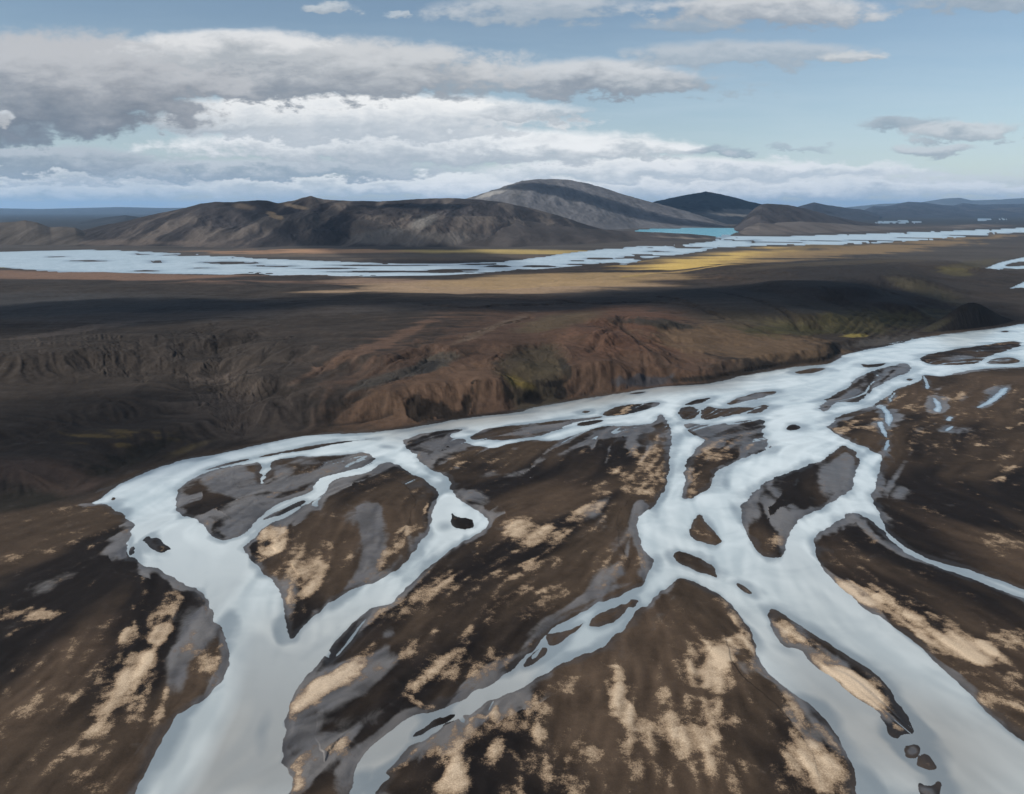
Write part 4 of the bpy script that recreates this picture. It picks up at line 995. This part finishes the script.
edge_band = (1 - sstep(-.8, 5.5 * fs_, river_e + 1.8 * lic_c + 2.4 * nzfl)) * .72
shal = np.maximum(shal, edge_band)
shal = np.maximum(shal, (1 - sstep(-2, 1.0, deep_water)) * .85)
shal = np.maximum(shal, .22 * sstep(.6, 2.2, lic_c + .8 * lic_b))
rv = water_obj('river', river_e, 3.0, MAT_W, silt, 2.2, shal)
tag(rv, 'milky pale blue glacial river braiding across the dark sand', 'river', kind='structure')
zs = np.zeros_like(silt)
tag(water_obj('stream', np.where((side_e > upper_e), side_e, -99), 2.0, MAT_WF, zs, 2.0), 'thin pale pools and rivulets on the dark plain at the right', 'stream', kind='structure')
tag(water_obj('water', upper_e, 6.0, MAT_WF, zs, 5.0), 'pale channels at the right edge behind the black cone hill', 'water', kind='structure')
tag(water_obj('distant_river', np.where(RF > 1400, far_e, -999), 60., MAT_WF, zs, 18.), 'distant white meltwater river below the hills', 'river', kind='structure')
tag(water_obj('lake', np.where(RF > 2500, lake - np.maximum(far_e, 0) * 0, -999), 30., MAT_WL, zs, 18.), 'turquoise lake at the foot of the grey dome mountain', 'lake', kind='structure')

tag(water_obj('pond', np.where(RF > 3000, pond, -999), 40., MAT_WP, zs, 18.), 'pale pools on the dark lowland far behind at the right', 'pond', kind='structure')

# ------------------------------------------------------------------ hills, each its own mesh standing on the plain
def hill(name, sil, D, foot, back, label, col, cat='hill', prof=1.0, seed=0, gul=1.0, nr=150, streakcol=None, top=None, density=0.8, spots=(), crag_s=140.0, blend=.0):
    pxs = np.array([s[0] for s in sil], float); pys = np.array([s[1] for s in sil], float)
    def theta_of(px, py):
        u = (px - 512) / F; v = (397 - py) / F
        return np.arctan2(u, CP + v * SP)
    th_k = theta_of(pxs, pys)
    n = int(np.clip((pxs[-1] - pxs[0]) / density, 90, 900))
    th = np.linspace(th_k[0], th_k[-1], n)
    py_i = np.interp(th, th_k, pys)
    ker = np.array([1, 3, 5, 3, 1.]) / 13
    py_i = np.convolve(np.pad(py_i, 2, mode='edge'), ker, 'valid')
    u = np.tan(th); v = (397 - py_i) / F
    tan_e = (v * CP - SP) / (CP + v * SP)                     # rise per metre of forward distance (about)
    Dk = np.interp(np.interp(th, th_k, pxs), [p[0] for p in D], [p[1] for p in D])
    Dk = Dk / np.cos(th)
    hc = HCAM + Dk * np.cos(th) * tan_e
    s = np.concatenate([np.linspace(0, 1, nr), 1 + np.linspace(0, 1, nr // 3)[1:]])
    S, T = np.meshgrid(s, th, indexing='ij')
    fk = np.interp(np.interp(th, th_k, pxs), [p[0] for p in foot], [p[1] for p in foot])
    fk = np.minimum(np.where(fk < 500, np.hypot(*P(np.interp(th, th_k, pxs), np.where(fk < 500, fk, 300))), fk / np.cos(th)), Dk - 60 * (Dk > 1500) - 10)
    rr = np.where(S <= 1, fk[None] + (Dk - fk)[None] * S, Dk[None] + back * (S - 1))
    xx, yy = rr * np.sin(T), rr * np.cos(T)
    a = np.clip(np.where(S <= 1, S, 2 - S), 0, 1)
    h = (np.sin(np.clip(a, 0, 1) * math.pi / 2) ** 2) * (1 - prof) + a ** 1.15 * prof
    wx = fbm(xx, yy, 420, 3, seed) * 45
    gn = ridged(xx + wx, yy / 3.6, crag_s, 6, seed) - .62
    gn2 = ridged(xx + wx + yy * .25, yy / 2.5, crag_s * .42, 4, seed + 2) - .62
    lump = fbm(xx, yy, 380, 4, seed + 2)
    mid = np.sin(np.clip(a, 0, 1) * math.pi) ** .8
    hmax = max(hc.max(), 30)
    z = hc[None] * h + gul * mid * (gn * .15 + gn2 * .05 + lump * .11) * np.clip(hc[None], 0, None) + (1 - a) * -6
    z += fbm(xx, yy, 45, 4, seed + 1) * .012 * hmax * np.clip(a * 3, 0, 1)
    nS, nT = xx.shape
    verts = np.stack([xx, yy, z], -1).reshape(-1, 3)
    i = np.arange(nS - 1)[:, None]; j = np.arange(nT - 1)[None]
    q = np.stack([i * nT + j, (i + 1) * nT + j, (i + 1) * nT + j + 1, i * nT + j + 1], -1)
    c = np.zeros((nS, nT, 3), np.float32); c[:] = col
    st = fbm(xx + wx * .3, yy / 6, 60, 4, seed + 3)
    c *= (1 + .34 * st + .3 * gn + .3 * gn2)[..., None]
    if streakcol is not None:
        m_ = sstep(.05, .7, st + .8 * lump)[..., None] * .75
        c = c * (1 - m_) + np.array(streakcol) * m_
    ppx, ppy = proj(xx, yy, z)
    for (cx, cy, rx, ry, rot, sc, so) in spots:
        ca, sa = math.cos(math.radians(rot)), math.sin(math.radians(rot))
        dx, dy = ppx - cx, ppy - cy
        d = np.sqrt(((dx * ca + dy * sa) / rx) ** 2 + ((-dx * sa + dy * ca) / ry) ** 2)
        m_ = (sstep(-so, so, 1 - d + .5 * lump + .4 * st) * .9)[..., None]
        c = c * (1 - m_) + np.array(sc) * m_
    c = np.clip(c, .008, .5)
    zero = np.zeros_like(c); zero[..., 0] = .2
    lc = np.zeros_like(c); lc[..., 0] = np.clip(.5 + .2 * st, 0, 1); lc[..., 1] = .5
    o = make_mesh(name, verts, q, MAT_G, {'albedo': c, 'masks': zero, 'streaks': lc})
    return tag(o, label, cat, kind='structure')


hill('hill', [(-180,236),(-120,226),(-60,224),(-20,225),(0,222.5),(15,222),(25,220.3),(37,222.5),(50,227.5),(62,226.5),(75,227.5),(84,231.5),(110,238),(140,247)], [(-180,2900),(140,2900)], [(-180,246),(140,246)], 700,
     'low brown knolls at the left edge beyond the distant river', (.050,.044,.040), seed=1, prof=.6)
hill('hill', [(20,248),(50,240),(75,232),(100,226),(125,221),(150,215),(175,210),(200,204),(215,201.8),(235,201.8),(256,200.5),(266,200.8),(278,203),(293,201),(303,198),(311,195.8),(317,198),(323,199.5),(356,201),
  (381,201.7),(411,199),(443,198),(476,199),(500,201.5),(530,208),(560,216),(590,226),(612,232),(640,240)],
 [(20,2900),(200,3150),(311,3400),(443,3600),(640,3500)], [(20,247),(250,249),(400,248.5),(480,248),(560,244),(640,236)], 1400,
 'long dark brown ridge with a small pointed top, left of the grey dome', (.027,.024,.025), seed=2, prof=.55, gul=1.25, streakcol=(.075,.064,.057),
 spots=[(272,214,8,2.5,20,(.22,.16,.10),.3),(297,207,9,2,10,(.16,.125,.09),.3),(242,206,14,3,10,(.11,.085,.065),.5),(425,220,12,5,-30,(.11,.105,.10),.5),(130,243,90,3,0,(.075,.062,.055),.5),(380,237,20,5,-12,(.10,.092,.085),.4),(420,240,60,6,0,(.085,.078,.074),.6)])
hill('hill', [(410,212),(440,205.5),(465,199),(480,194.5),(495,189.5),(512,184),(522,181),(535,179.3),(552,178.8),(570,180),(590,184),(606,189),(620,193.5),(635,198),(650,201.5),(665,205.5),(680,209.5),(700,215.5),(716,221),(730,226.5),(745,231)],
 [(410,5600),(552,6500),(680,6400),(745,5400)], [(410,232),(512,232.5),(600,231),(640,229),(745,228)], 2600,
 'broad smooth grey dome mountain, the tallest on the skyline', (.085,.085,.092), 'mountain', seed=3, prof=.35, gul=.42, streakcol=(.062,.062,.068),
 spots=[(492,193,16,3,-16,(.20,.195,.19),.3),(516,192,7,6,-40,(.085,.083,.085),.3)])  # paler first spot: sunlight on the left shoulder, put into the colour
hill('hill', [(420,250),(450,238),(480,229),(500,222),(516,219.5),(537,222.3),(560,225.5),(587,228.6),(612,230.3),(640,231.8),(662,232.6),(690,234),(708,235.6),(722,238.3),(730,241)],
 [(420,2900),(516,3100),(640,3350),(700,3350),(730,3250)], [(420,248),(512,248.5),(590,246),(650,242.5),(700,241),(730,240.5)], 420,
 'low grey brown spit of land in front of the turquoise lake', (.042,.037,.036), seed=4, prof=.7, gul=.8,
 spots=[(690,238.5,30,1.6,3,(.17,.15,.135),.5),(660,241,14,1,0,(.15,.13,.12),.5)])
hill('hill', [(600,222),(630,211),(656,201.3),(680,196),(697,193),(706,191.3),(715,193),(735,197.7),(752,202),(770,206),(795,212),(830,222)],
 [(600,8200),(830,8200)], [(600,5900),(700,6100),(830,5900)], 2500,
 'dark blue pointed mountain beyond the lake, right of the dome', (.010,.012,.016), 'mountain', seed=5, prof=.8, gul=.5, spots=[(738,213,22,3,2,(.10,.095,.09),.4)])  # cloud shade and blue haze put into col; spot paints the sunlit shoulder
hill('hill', [(715,236),(729,231),(740,222.5),(748,214.5),(755,208),(762,204.2),(768,203.6),(788,205),(805,208.5),(818,212),(830,215.5),(855,221),(880,225),(900,231)],
 [(715,5000),(900,6000)], [(715,234),(770,233),(900,229)], 900,
 'dark brown hump right of the dark blue mountain', (.030,.027,.028), seed=6, prof=.5, gul=.9)
hill('hill', [(722,239),(735,233),(748,226),(760,222),(775,222.6),(800,221.5),(830,223),(860,225.5),(900,227),(940,226.5),(975,224),(995,224.5),(1024,226),(1080,228),(1160,232)],
 [(722,4200),(860,4800),(1024,5700),(1160,6000)], [(722,237.5),(768,236),(868,232.8),(918,231.3),(1024,227.2),(1160,224.5)], 500,
 'low pale brown hills along the distant river at the right', (.075,.065,.060), seed=7, prof=.6, gul=.9, streakcol=(.075,.068,.065), spots=[(960,229.5,30,1.2,0,(.19,.165,.14),.5)])
hill('hill', [(780,214),(797,207),(805,204.6),(814,202.3),(825,204.8),(838,206.5),(850,208.4),(862,209.5),(880,215)], [(780,11000),(880,11000)], [(780,8000),(880,8000)], 1500,
 'small dark twin topped hill left of the broad far hill', (.022,.023,.028), seed=8, prof=.7)
hill('hill', [(855,214),(873,206),(885,206.3),(893,205),(901,203),(908,201.8),(923,202.4),(943,205),(955,205.6),(970,209),(990,215)], [(855,16000),(990,16000)], [(855,10300),(990,10300)], 1800,
 'broad dark far hill in the middle of the right skyline', (.022,.023,.028), seed=9, prof=.6)
hill('hill', [(920,216),(950,206.5),(963,203),(980,204.6),(1000,204.2),(1024,203.8),(1060,202.5),(1110,203),(1170,206),(1230,214)], [(920,17500),(1230,17500)], [(920,11000),(1230,11000)], 1800,
 'dark far hills running out of the right edge of the skyline', (.022,.023,.028), seed=10, prof=.6)
hill('hill', [(850,215),(880,213.5),(910,213),(950,210.5),(990,209),(1024,207.5),(1080,206),(1180,214)], [(850,13500),(1180,14500)], [(850,217.5),(1180,216.5)], 1500,
 'dark lowland rise behind the far ponds at the right', (.022,.023,.028), seed=14, prof=.7, gul=.7, streakcol=(.06,.056,.055))
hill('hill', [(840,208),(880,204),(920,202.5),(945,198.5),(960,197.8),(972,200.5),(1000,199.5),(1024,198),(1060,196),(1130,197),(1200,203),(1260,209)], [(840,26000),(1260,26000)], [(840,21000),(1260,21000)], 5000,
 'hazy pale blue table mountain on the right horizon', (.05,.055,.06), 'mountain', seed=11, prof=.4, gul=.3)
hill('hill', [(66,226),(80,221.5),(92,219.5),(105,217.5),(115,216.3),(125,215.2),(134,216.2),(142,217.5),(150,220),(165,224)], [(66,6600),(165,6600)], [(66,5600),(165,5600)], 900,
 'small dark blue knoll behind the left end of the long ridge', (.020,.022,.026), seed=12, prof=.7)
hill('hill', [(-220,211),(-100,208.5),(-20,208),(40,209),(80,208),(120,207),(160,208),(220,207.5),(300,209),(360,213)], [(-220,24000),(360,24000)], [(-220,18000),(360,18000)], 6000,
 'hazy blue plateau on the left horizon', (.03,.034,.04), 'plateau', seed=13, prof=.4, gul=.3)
cone_foot = [(x_, math.hypot(*P(x_, y_)) + 4) for x_, y_ in ((905,340.4),(937,335.2),(965,331.8),(995,328.5),(1024,324))]
hill('cone_hill', [(905,334.5),(915,331.5),(928,326),(940,319.5),(952,311),(962,305),(968,302.8),(974,302.3),(981,304.5),(990,309.5),(1000,315.5),(1012,320),(1024,321.5)], [(x_, (r_ + 34) * math.cos(math.atan2(*P(x_, 330)))) for x_, r_ in cone_foot], [(x_, r_ * math.cos(math.atan2(*P(x_, 330)))) for x_, r_ in cone_foot], 60,
     'small black cone hill on the far bank at the right edge', (.020,.018,.018), seed=15, prof=.75, gul=1.3, density=.3, crag_s=16.0, streakcol=(.030,.026,.024), spots=[(938,325,14,3,-25,(.038,.035,.025),.5)])


# ------------------------------------------------------------------ light and sky
SUN_AZ, SUN_EL = math.radians(-112), math.radians(33)
world = bpy.data.worlds.new('World'); scene.world = world; world.use_nodes = True
t = NT_(world.node_tree); t.n.clear()
SKY_STR = 0.085
sky = t.new('ShaderNodeTexSky', sky_type='NISHITA'); sky.sun_disc = False
sky.sun_elevation = SUN_EL; sky.sun_rotation = SUN_AZ; sky.altitude = 600; sky.air_density = 1.0; sky.dust_density = .6; sky.ozone_density = 1.2
tc = t.new('ShaderNodeTexCoord').outputs['Generated']
sp = t.new('ShaderNodeSeparateXYZ'); t.l.new(tc, sp.inputs[0])
dx, dy, dz = sp.outputs
ys = t.math('MAXIMUM', dy, .05)
A = t.math('DIVIDE', dx, ys); E = t.math('DIVIDE', dz, ys)
def vec(x, y, z=0.0):
    nd = t.new('ShaderNodeCombineXYZ'); t.put(nd.inputs[0], x); t.put(nd.inputs[1], y); t.put(nd.inputs[2], z); return nd.outputs[0]
q0 = vec(t.math('MULTIPLY', A, 1.0), t.math('MULTIPLY', E, 2.6))
n_big = t.noise(q0, 7.0, 6, .55, .3)
n_mid = t.noise(q0, 16.0, 9, .62, .15)
n_str = t.noise(vec(A, t.math('MULTIPLY', E, 9.0), 3.0), 6.0, 6, .6, .4)
n_fin = t.noise(vec(t.math('MULTIPLY', A, 1.0), t.math('MULTIPLY', E, 1.7)), 42.0, 6, .62, .1)
Aw = t.math('ADD', A, t.math('MULTIPLY', t.math('SUBTRACT', n_big, .5), .16))
Ew = t.math('ADD', E, t.math('MULTIPLY', t.math('SUBTRACT', n_mid, .5), .045))
Ew = t.math('ADD', Ew, t.math('MULTIPLY', t.math('SUBTRACT', n_fin, .5), .008))
def k_(c): return tuple(x / SKY_STR / 2 ** EXPOSURE for x in c) + (1,)
# clear air: the Nishita sky, slightly greyed
hsv = t.new('ShaderNodeHueSaturation'); hsv.inputs['Hue'].default_value = .494; hsv.inputs['Saturation'].default_value = .95; hsv.inputs['Value'].default_value = SKY_VAL
t.l.new(sky.outputs[0], hsv.inputs['Color'])
res = hsv.outputs[0]
# thin high veil whitening towards the horizon
veil = t.math('MULTIPLY', t.rng(E, -.02, .30, 1.0, 0.0), t.rng(n_str, .25, .75, .45, 1.0))
res = t.mix(t.math('MULTIPLY', veil, .55), res, k_((.62, .73, .80)))
def ae(px, py):
    u = (px - 512) / F; v = (397 - py) / F
    f = CP + v * SP
    return u / f, (v * CP - SP) / f
def cloud(cx, cy, rx, ry, bright=(.74,.77,.79), dark=(.33,.37,.41), op=.95, soft=.55, nz=1.3, streak=0.0, tb=0.1):
    """one cloud of the sky: position and size are directions (tangents of azimuth and height)"""
    global res
    a0, e0 = ae(cx, cy); ra, re = rx / F * 1.02, ry / F * 1.02
    X1 = t.math('DIVIDE', t.math('SUBTRACT', Aw, a0), ra); Y1 = t.math('DIVIDE', t.math('SUBTRACT', Ew, e0), re)
    ln = t.math('SQRT', t.math('ADD', t.math('MULTIPLY', X1, X1), t.math('MULTIPLY', Y1, Y1)))
    v = t.math('SUBTRACT', 1.0, ln)
    nn = n_mid if streak < .5 else n_str
    v = t.math('ADD', v, t.math('MULTIPLY', t.math('SUBTRACT', nn, .52), nz))
    v = t.math('ADD', v, t.math('MULTIPLY', t.math('SUBTRACT', n_fin, .5), .55))
    al = t.math('MULTIPLY', t.rng(v, -.02, soft * .72), op)
    sh = t.math('ADD', Y1, t.math('MULTIPLY', t.math('SUBTRACT', n_mid, .5), 1.4))
    sh = t.math('ADD', sh, t.math('MULTIPLY', t.math('SUBTRACT', n_fin, .5), .45))
    # thin edges glow, thick hearts are grey
    sh = t.math('SUBTRACT', sh, t.math('MULTIPLY', t.rng(v, 0.1, 1.0), .20))
    c = t.mix(t.rng(sh, -1.0 + tb, .40 + tb), k_(dark), k_(bright))
    res = t.mix(al, res, c)
WH = (.96,.97,.97); GR = (.50,.54,.57); DG = (.24,.29,.34); MG = (.34,.38,.42)
cloud(350,186,520,13, WH, (.45,.52,.58), .85, .6, 1.6, 1)
cloud(60,196,240,9, (.66,.71,.75), (.33,.41,.48), .75, .6, 1.6, 1)
cloud(790,186,260,15, (.82,.85,.87), (.46,.54,.60), .92, .6, 1.6, 1)
cloud(640,172,190,17, WH, (.45,.52,.58), .95, .5, 1.5)
cloud(960,178,140,7, (.70,.74,.77), (.45,.52,.58), .6, .6, 1.6, 1)
cloud(900,190,230,13, (.86,.89,.91), (.50,.57,.63), .92, .6, 1.6, 1)
cloud(620,190,260,11, WH, (.55,.61,.66), .9, .6, 1.6, 1)
cloud(760,170,190,10, (.88,.90,.92), (.52,.59,.65), .85, .6, 1.6, 1)
cloud(60,176,200,9, WH, (.40,.46,.52), .8, .5, 1.6, 1)
cloud(250,170,240,11, (.60,.64,.68), (.25,.32,.39), .9, .5, 1.3)
cloud(40,160,150,15, (.50,.54,.58), (.24,.29,.34), .92, .5, 1.3)
cloud(420,147,280,20, WH, (.44,.49,.54), .97, .45, 1.1)
cloud(600,150,130,9, WH, (.50,.55,.59), .85, .5, 1.3)
cloud(345,117,235,25, (.95,.95,.94), (.50,.55,.60), .98, .4, 1.0)
cloud(215,125,90,9, (.70,.73,.75), (.42,.47,.52), .85, .5, 1.2)
cloud(530,113,70,9, (.68,.72,.75), (.40,.45,.5), .7, .5, 1.3)
cloud(500,82,260,17, (.45,.49,.53), (.30,.35,.40), .7, .6, 1.3)
cloud(600,78,120,19, (.66,.68,.70), (.27,.31,.36), .95, .5, 1.2)
cloud(660,82,75,9, (.55,.58,.61), (.30,.35,.40), .8, .5, 1.2)
cloud(20,126,80,20, (.34,.38,.42), (.21,.25,.29), .95, .5, 1.2)
cloud(240,70,290,34, (.64,.65,.66), (.25,.28,.32), .97, .4, 1.0)
cloud(40,85,210,52, (.54,.55,.57), (.18,.205,.24), .98, .4, .9, 0, .1)
cloud(235,47,120,18, (.80,.80,.80), (.40,.43,.46), .9, .5, 1.1)
cloud(2,118,14,9, (.72,.75,.77), (.5,.5,.5), .8, .5, .6)
cloud(770,9,125,17, (.66,.67,.68), (.32,.36,.41), .9, .6, 1.2)
cloud(690,26,60,8, (.42,.47,.52), (.30,.36,.42), .6, .7, 1.3)
cloud(545,8,120,15, (.60,.63,.66), (.36,.42,.48), .75, .7, 1.4)
cloud(325,8,30,6, (.60,.64,.67), (.4,.45,.5), .8, .7, 1.2)
cloud(395,15,22,3.5, (.60,.65,.69), (.4,.45,.5), .7, .7, 1.2)
cloud(745,53,130,13, (.54,.58,.62), (.36,.42,.48), .8, .7, 1.5)
cloud(845,57,46,6.5, (.64,.66,.67), (.42,.46,.5), .85, .6, 1.1)
cloud(905,124,55,8, (.42,.47,.52), (.28,.34,.40), .8, .6, 1.3)
cloud(965,131,68,9, (.66,.69,.71), (.34,.39,.44), .85, .6, 1.2)
cloud(930,150,40,8, (.62,.66,.69), (.33,.38,.43), .85, .6, 1.3)
cloud(718,151,50,5, (.40,.47,.54), (.28,.35,.42), .7, .7, 1.4)
cloud(800,149,22,4, (.44,.5,.56), (.35,.42,.48), .6, .7, 1.3)
cloud(1000,3,90,9, (.45,.49,.53), (.33,.38,.43), .7, .7, 1.3)
# behind the camera: broken cloud of the same kind
back = t.rng(dy, .0, .12, 1.0, 0.0)
nb_ = t.noise(tc, 2.6, 6, .6, .4)
res_b = t.mix(t.rng(nb_, .42, .62), hsv.outputs[0], k_((.62, .65, .68)))
res = t.mix(back, res, res_b)
bg = t.new('ShaderNodeBackground'); bg.inputs['Strength'].default_value = SKY_STR
t.l.new(res, bg.inputs['Color'])
wo = t.new('ShaderNodeOutputWorld'); t.l.new(bg.outputs[0], wo.inputs['Surface'])
world.cycles.sampling_method = 'MANUAL'; world.cycles.sample_map_resolution = 512

sl = bpy.data.lights.new('sun', 'SUN'); sl.energy = SUN_E; sl.angle = math.radians(.53); sl.color = (1, .93, .82)
so = bpy.data.objects.new('sun', sl); COL.objects.link(so)
sdir = Vector((math.sin(SUN_AZ) * math.cos(SUN_EL), math.cos(SUN_AZ) * math.cos(SUN_EL), math.sin(SUN_EL)))
so.rotation_euler = (-sdir).to_track_quat('-Z', 'Y').to_euler(); so.location = (0, 0, 500)

# ------------------------------------------------------------------ the air
def closed_box(name, x0, x1, y0, y1, z0, z1):
    v = [(x, y, z) for x in (x0, x1) for y in (y0, y1) for z in (z0, z1)]
    f = [(0,1,3,2),(4,6,7,5),(0,4,5,1),(2,3,7,6),(0,2,6,4),(1,5,7,3)]
    me = bpy.data.meshes.new(name); me.from_pydata(v, [], f); me.update()
    o = bpy.data.objects.new(name, me); COL.objects.link(o); return o
if HAZE > 0:
    hzm = bpy.data.materials.new('air'); hzm.use_nodes = True; tt = hzm.node_tree; tt.nodes.clear()
    ov = tt.nodes.new('ShaderNodeOutputMaterial'); pv = tt.nodes.new('ShaderNodeVolumePrincipled')
    pv.inputs['Color'].default_value = (.36, .62, 1.0, 1); pv.inputs['Density'].default_value = HAZE; pv.inputs['Anisotropy'].default_value = .1
    tt.links.new(pv.outputs[0], ov.inputs['Volume'])
    hb = closed_box('haze', -95000, 95000, -95000, 95000, -60, 900)
    hb.data.materials.append(hzm); tag(hb, kind='stuff')
scene.cycles.volume_bounces = 0
scene.cycles.max_bounces = 4; scene.cycles.diffuse_bounces = 2; scene.cycles.glossy_bounces = 2
scene.cycles.use_denoising = True

# unseen clouds added overhead, out of frame, to throw shade on chosen ground
vm = bpy.data.materials.new('shade_cloud_vapour'); vm.use_nodes = True; vt = vm.node_tree; vt.nodes.clear()
vo = vt.nodes.new('ShaderNodeOutputMaterial'); vp = vt.nodes.new('ShaderNodeVolumePrincipled')
vp.inputs['Color'].default_value = (.95, .96, .97, 1); vp.inputs['Density'].default_value = .010; vp.inputs['Anisotropy'].default_value = .5
vt.links.new(vp.outputs[0], vo.inputs['Volume'])
def shade_cloud(px, py, rx, ry, alt=1500, thick=190, rot=0.0, h=0.0, seed=0, at=None):
    """a lumpy closed cloud whose shade falls round the ground seen at (px, py)"""
    gx0, gy0 = P(px, py, h)
    axr = math.hypot(P(px + rx, py, h)[0] - gx0, P(px + rx, py, h)[1] - gy0)
    ayr = (P(px, py - ry, h)[1] - P(px, py + ry, h)[1]) / 2
    if at: gx0, gy0, axr, ayr = at
    kk = (alt - h) / sdir.z
    c = np.array((gx0, gy0, h)) + np.array(sdir) * kk
    nu, nv_ = 72, 36
    uu, vv = np.meshgrid(np.linspace(0, 2 * math.pi, nu, endpoint=False), np.linspace(0, math.pi, nv_), indexing='ij')
    sx, sy, sz = np.cos(uu) * np.sin(vv), np.sin(uu) * np.sin(vv), np.cos(vv)
    def n3(x, y, z, s):
        return (fbm(x * s + 3 * z + seed * 3.1, y * s - 2 * z + seed, 1.0, 3, seed))
    rad = 1 + .22 * n3(sx, sy, sz, 1.6) + .10 * n3(sx, sy, sz, 4.0)
    rad[:, 0] = rad[:, 0].mean(); rad[:, -1] = rad[:, -1].mean()
    X_, Y_, Z_ = sx * axr * rad, sy * ayr * rad, np.where(sz > 0, sz, sz * .5) * thick * rad
    ca, sa = math.cos(rot), math.sin(rot)
    vtx = np.stack([c[0] + X_ * ca - Y_ * sa, c[1] + X_ * sa + Y_ * ca, c[2] + Z_], -1).reshape(-1, 3)
    i = np.arange(nu)[:, None]; j = np.arange(nv_ - 1)[None]; i2 = (i + 1) % nu
    q = np.stack([i * nv_ + j, i2 * nv_ + j, i2 * nv_ + j + 1, i * nv_ + j + 1], -1)
    o = make_mesh('cloud', vtx, q, vm)  # unseen, placed only for the shade it casts
    el_ = math.degrees(math.atan2(c[2] - HCAM, c[1] + ayr)); print('cloud', [round(v) for v in c], round(axr), round(ayr), 'top-of-frame check', round(el_, 1))
    tag(o, kind='stuff')
for a_ in SHADE_CLOUDS: shade_cloud(*a_)


# ------------------------------------------------------------------ camera
cam = bpy.data.cameras.new('camera'); co = bpy.data.objects.new('camera', cam); COL.objects.link(co)
cam.sensor_width = 36; cam.lens = F / W * 36; cam.clip_start = 1; cam.clip_end = 200000
co.location = (0, 0, HCAM); co.rotation_euler = (math.pi / 2 - PITCH, 0, 0)
scene.camera = co
vs = scene.view_settings
vs.view_transform = 'Standard'; vs.look = 'None'; vs.gamma = 1; vs.use_curve_mapping = False; vs.exposure = EXPOSURE
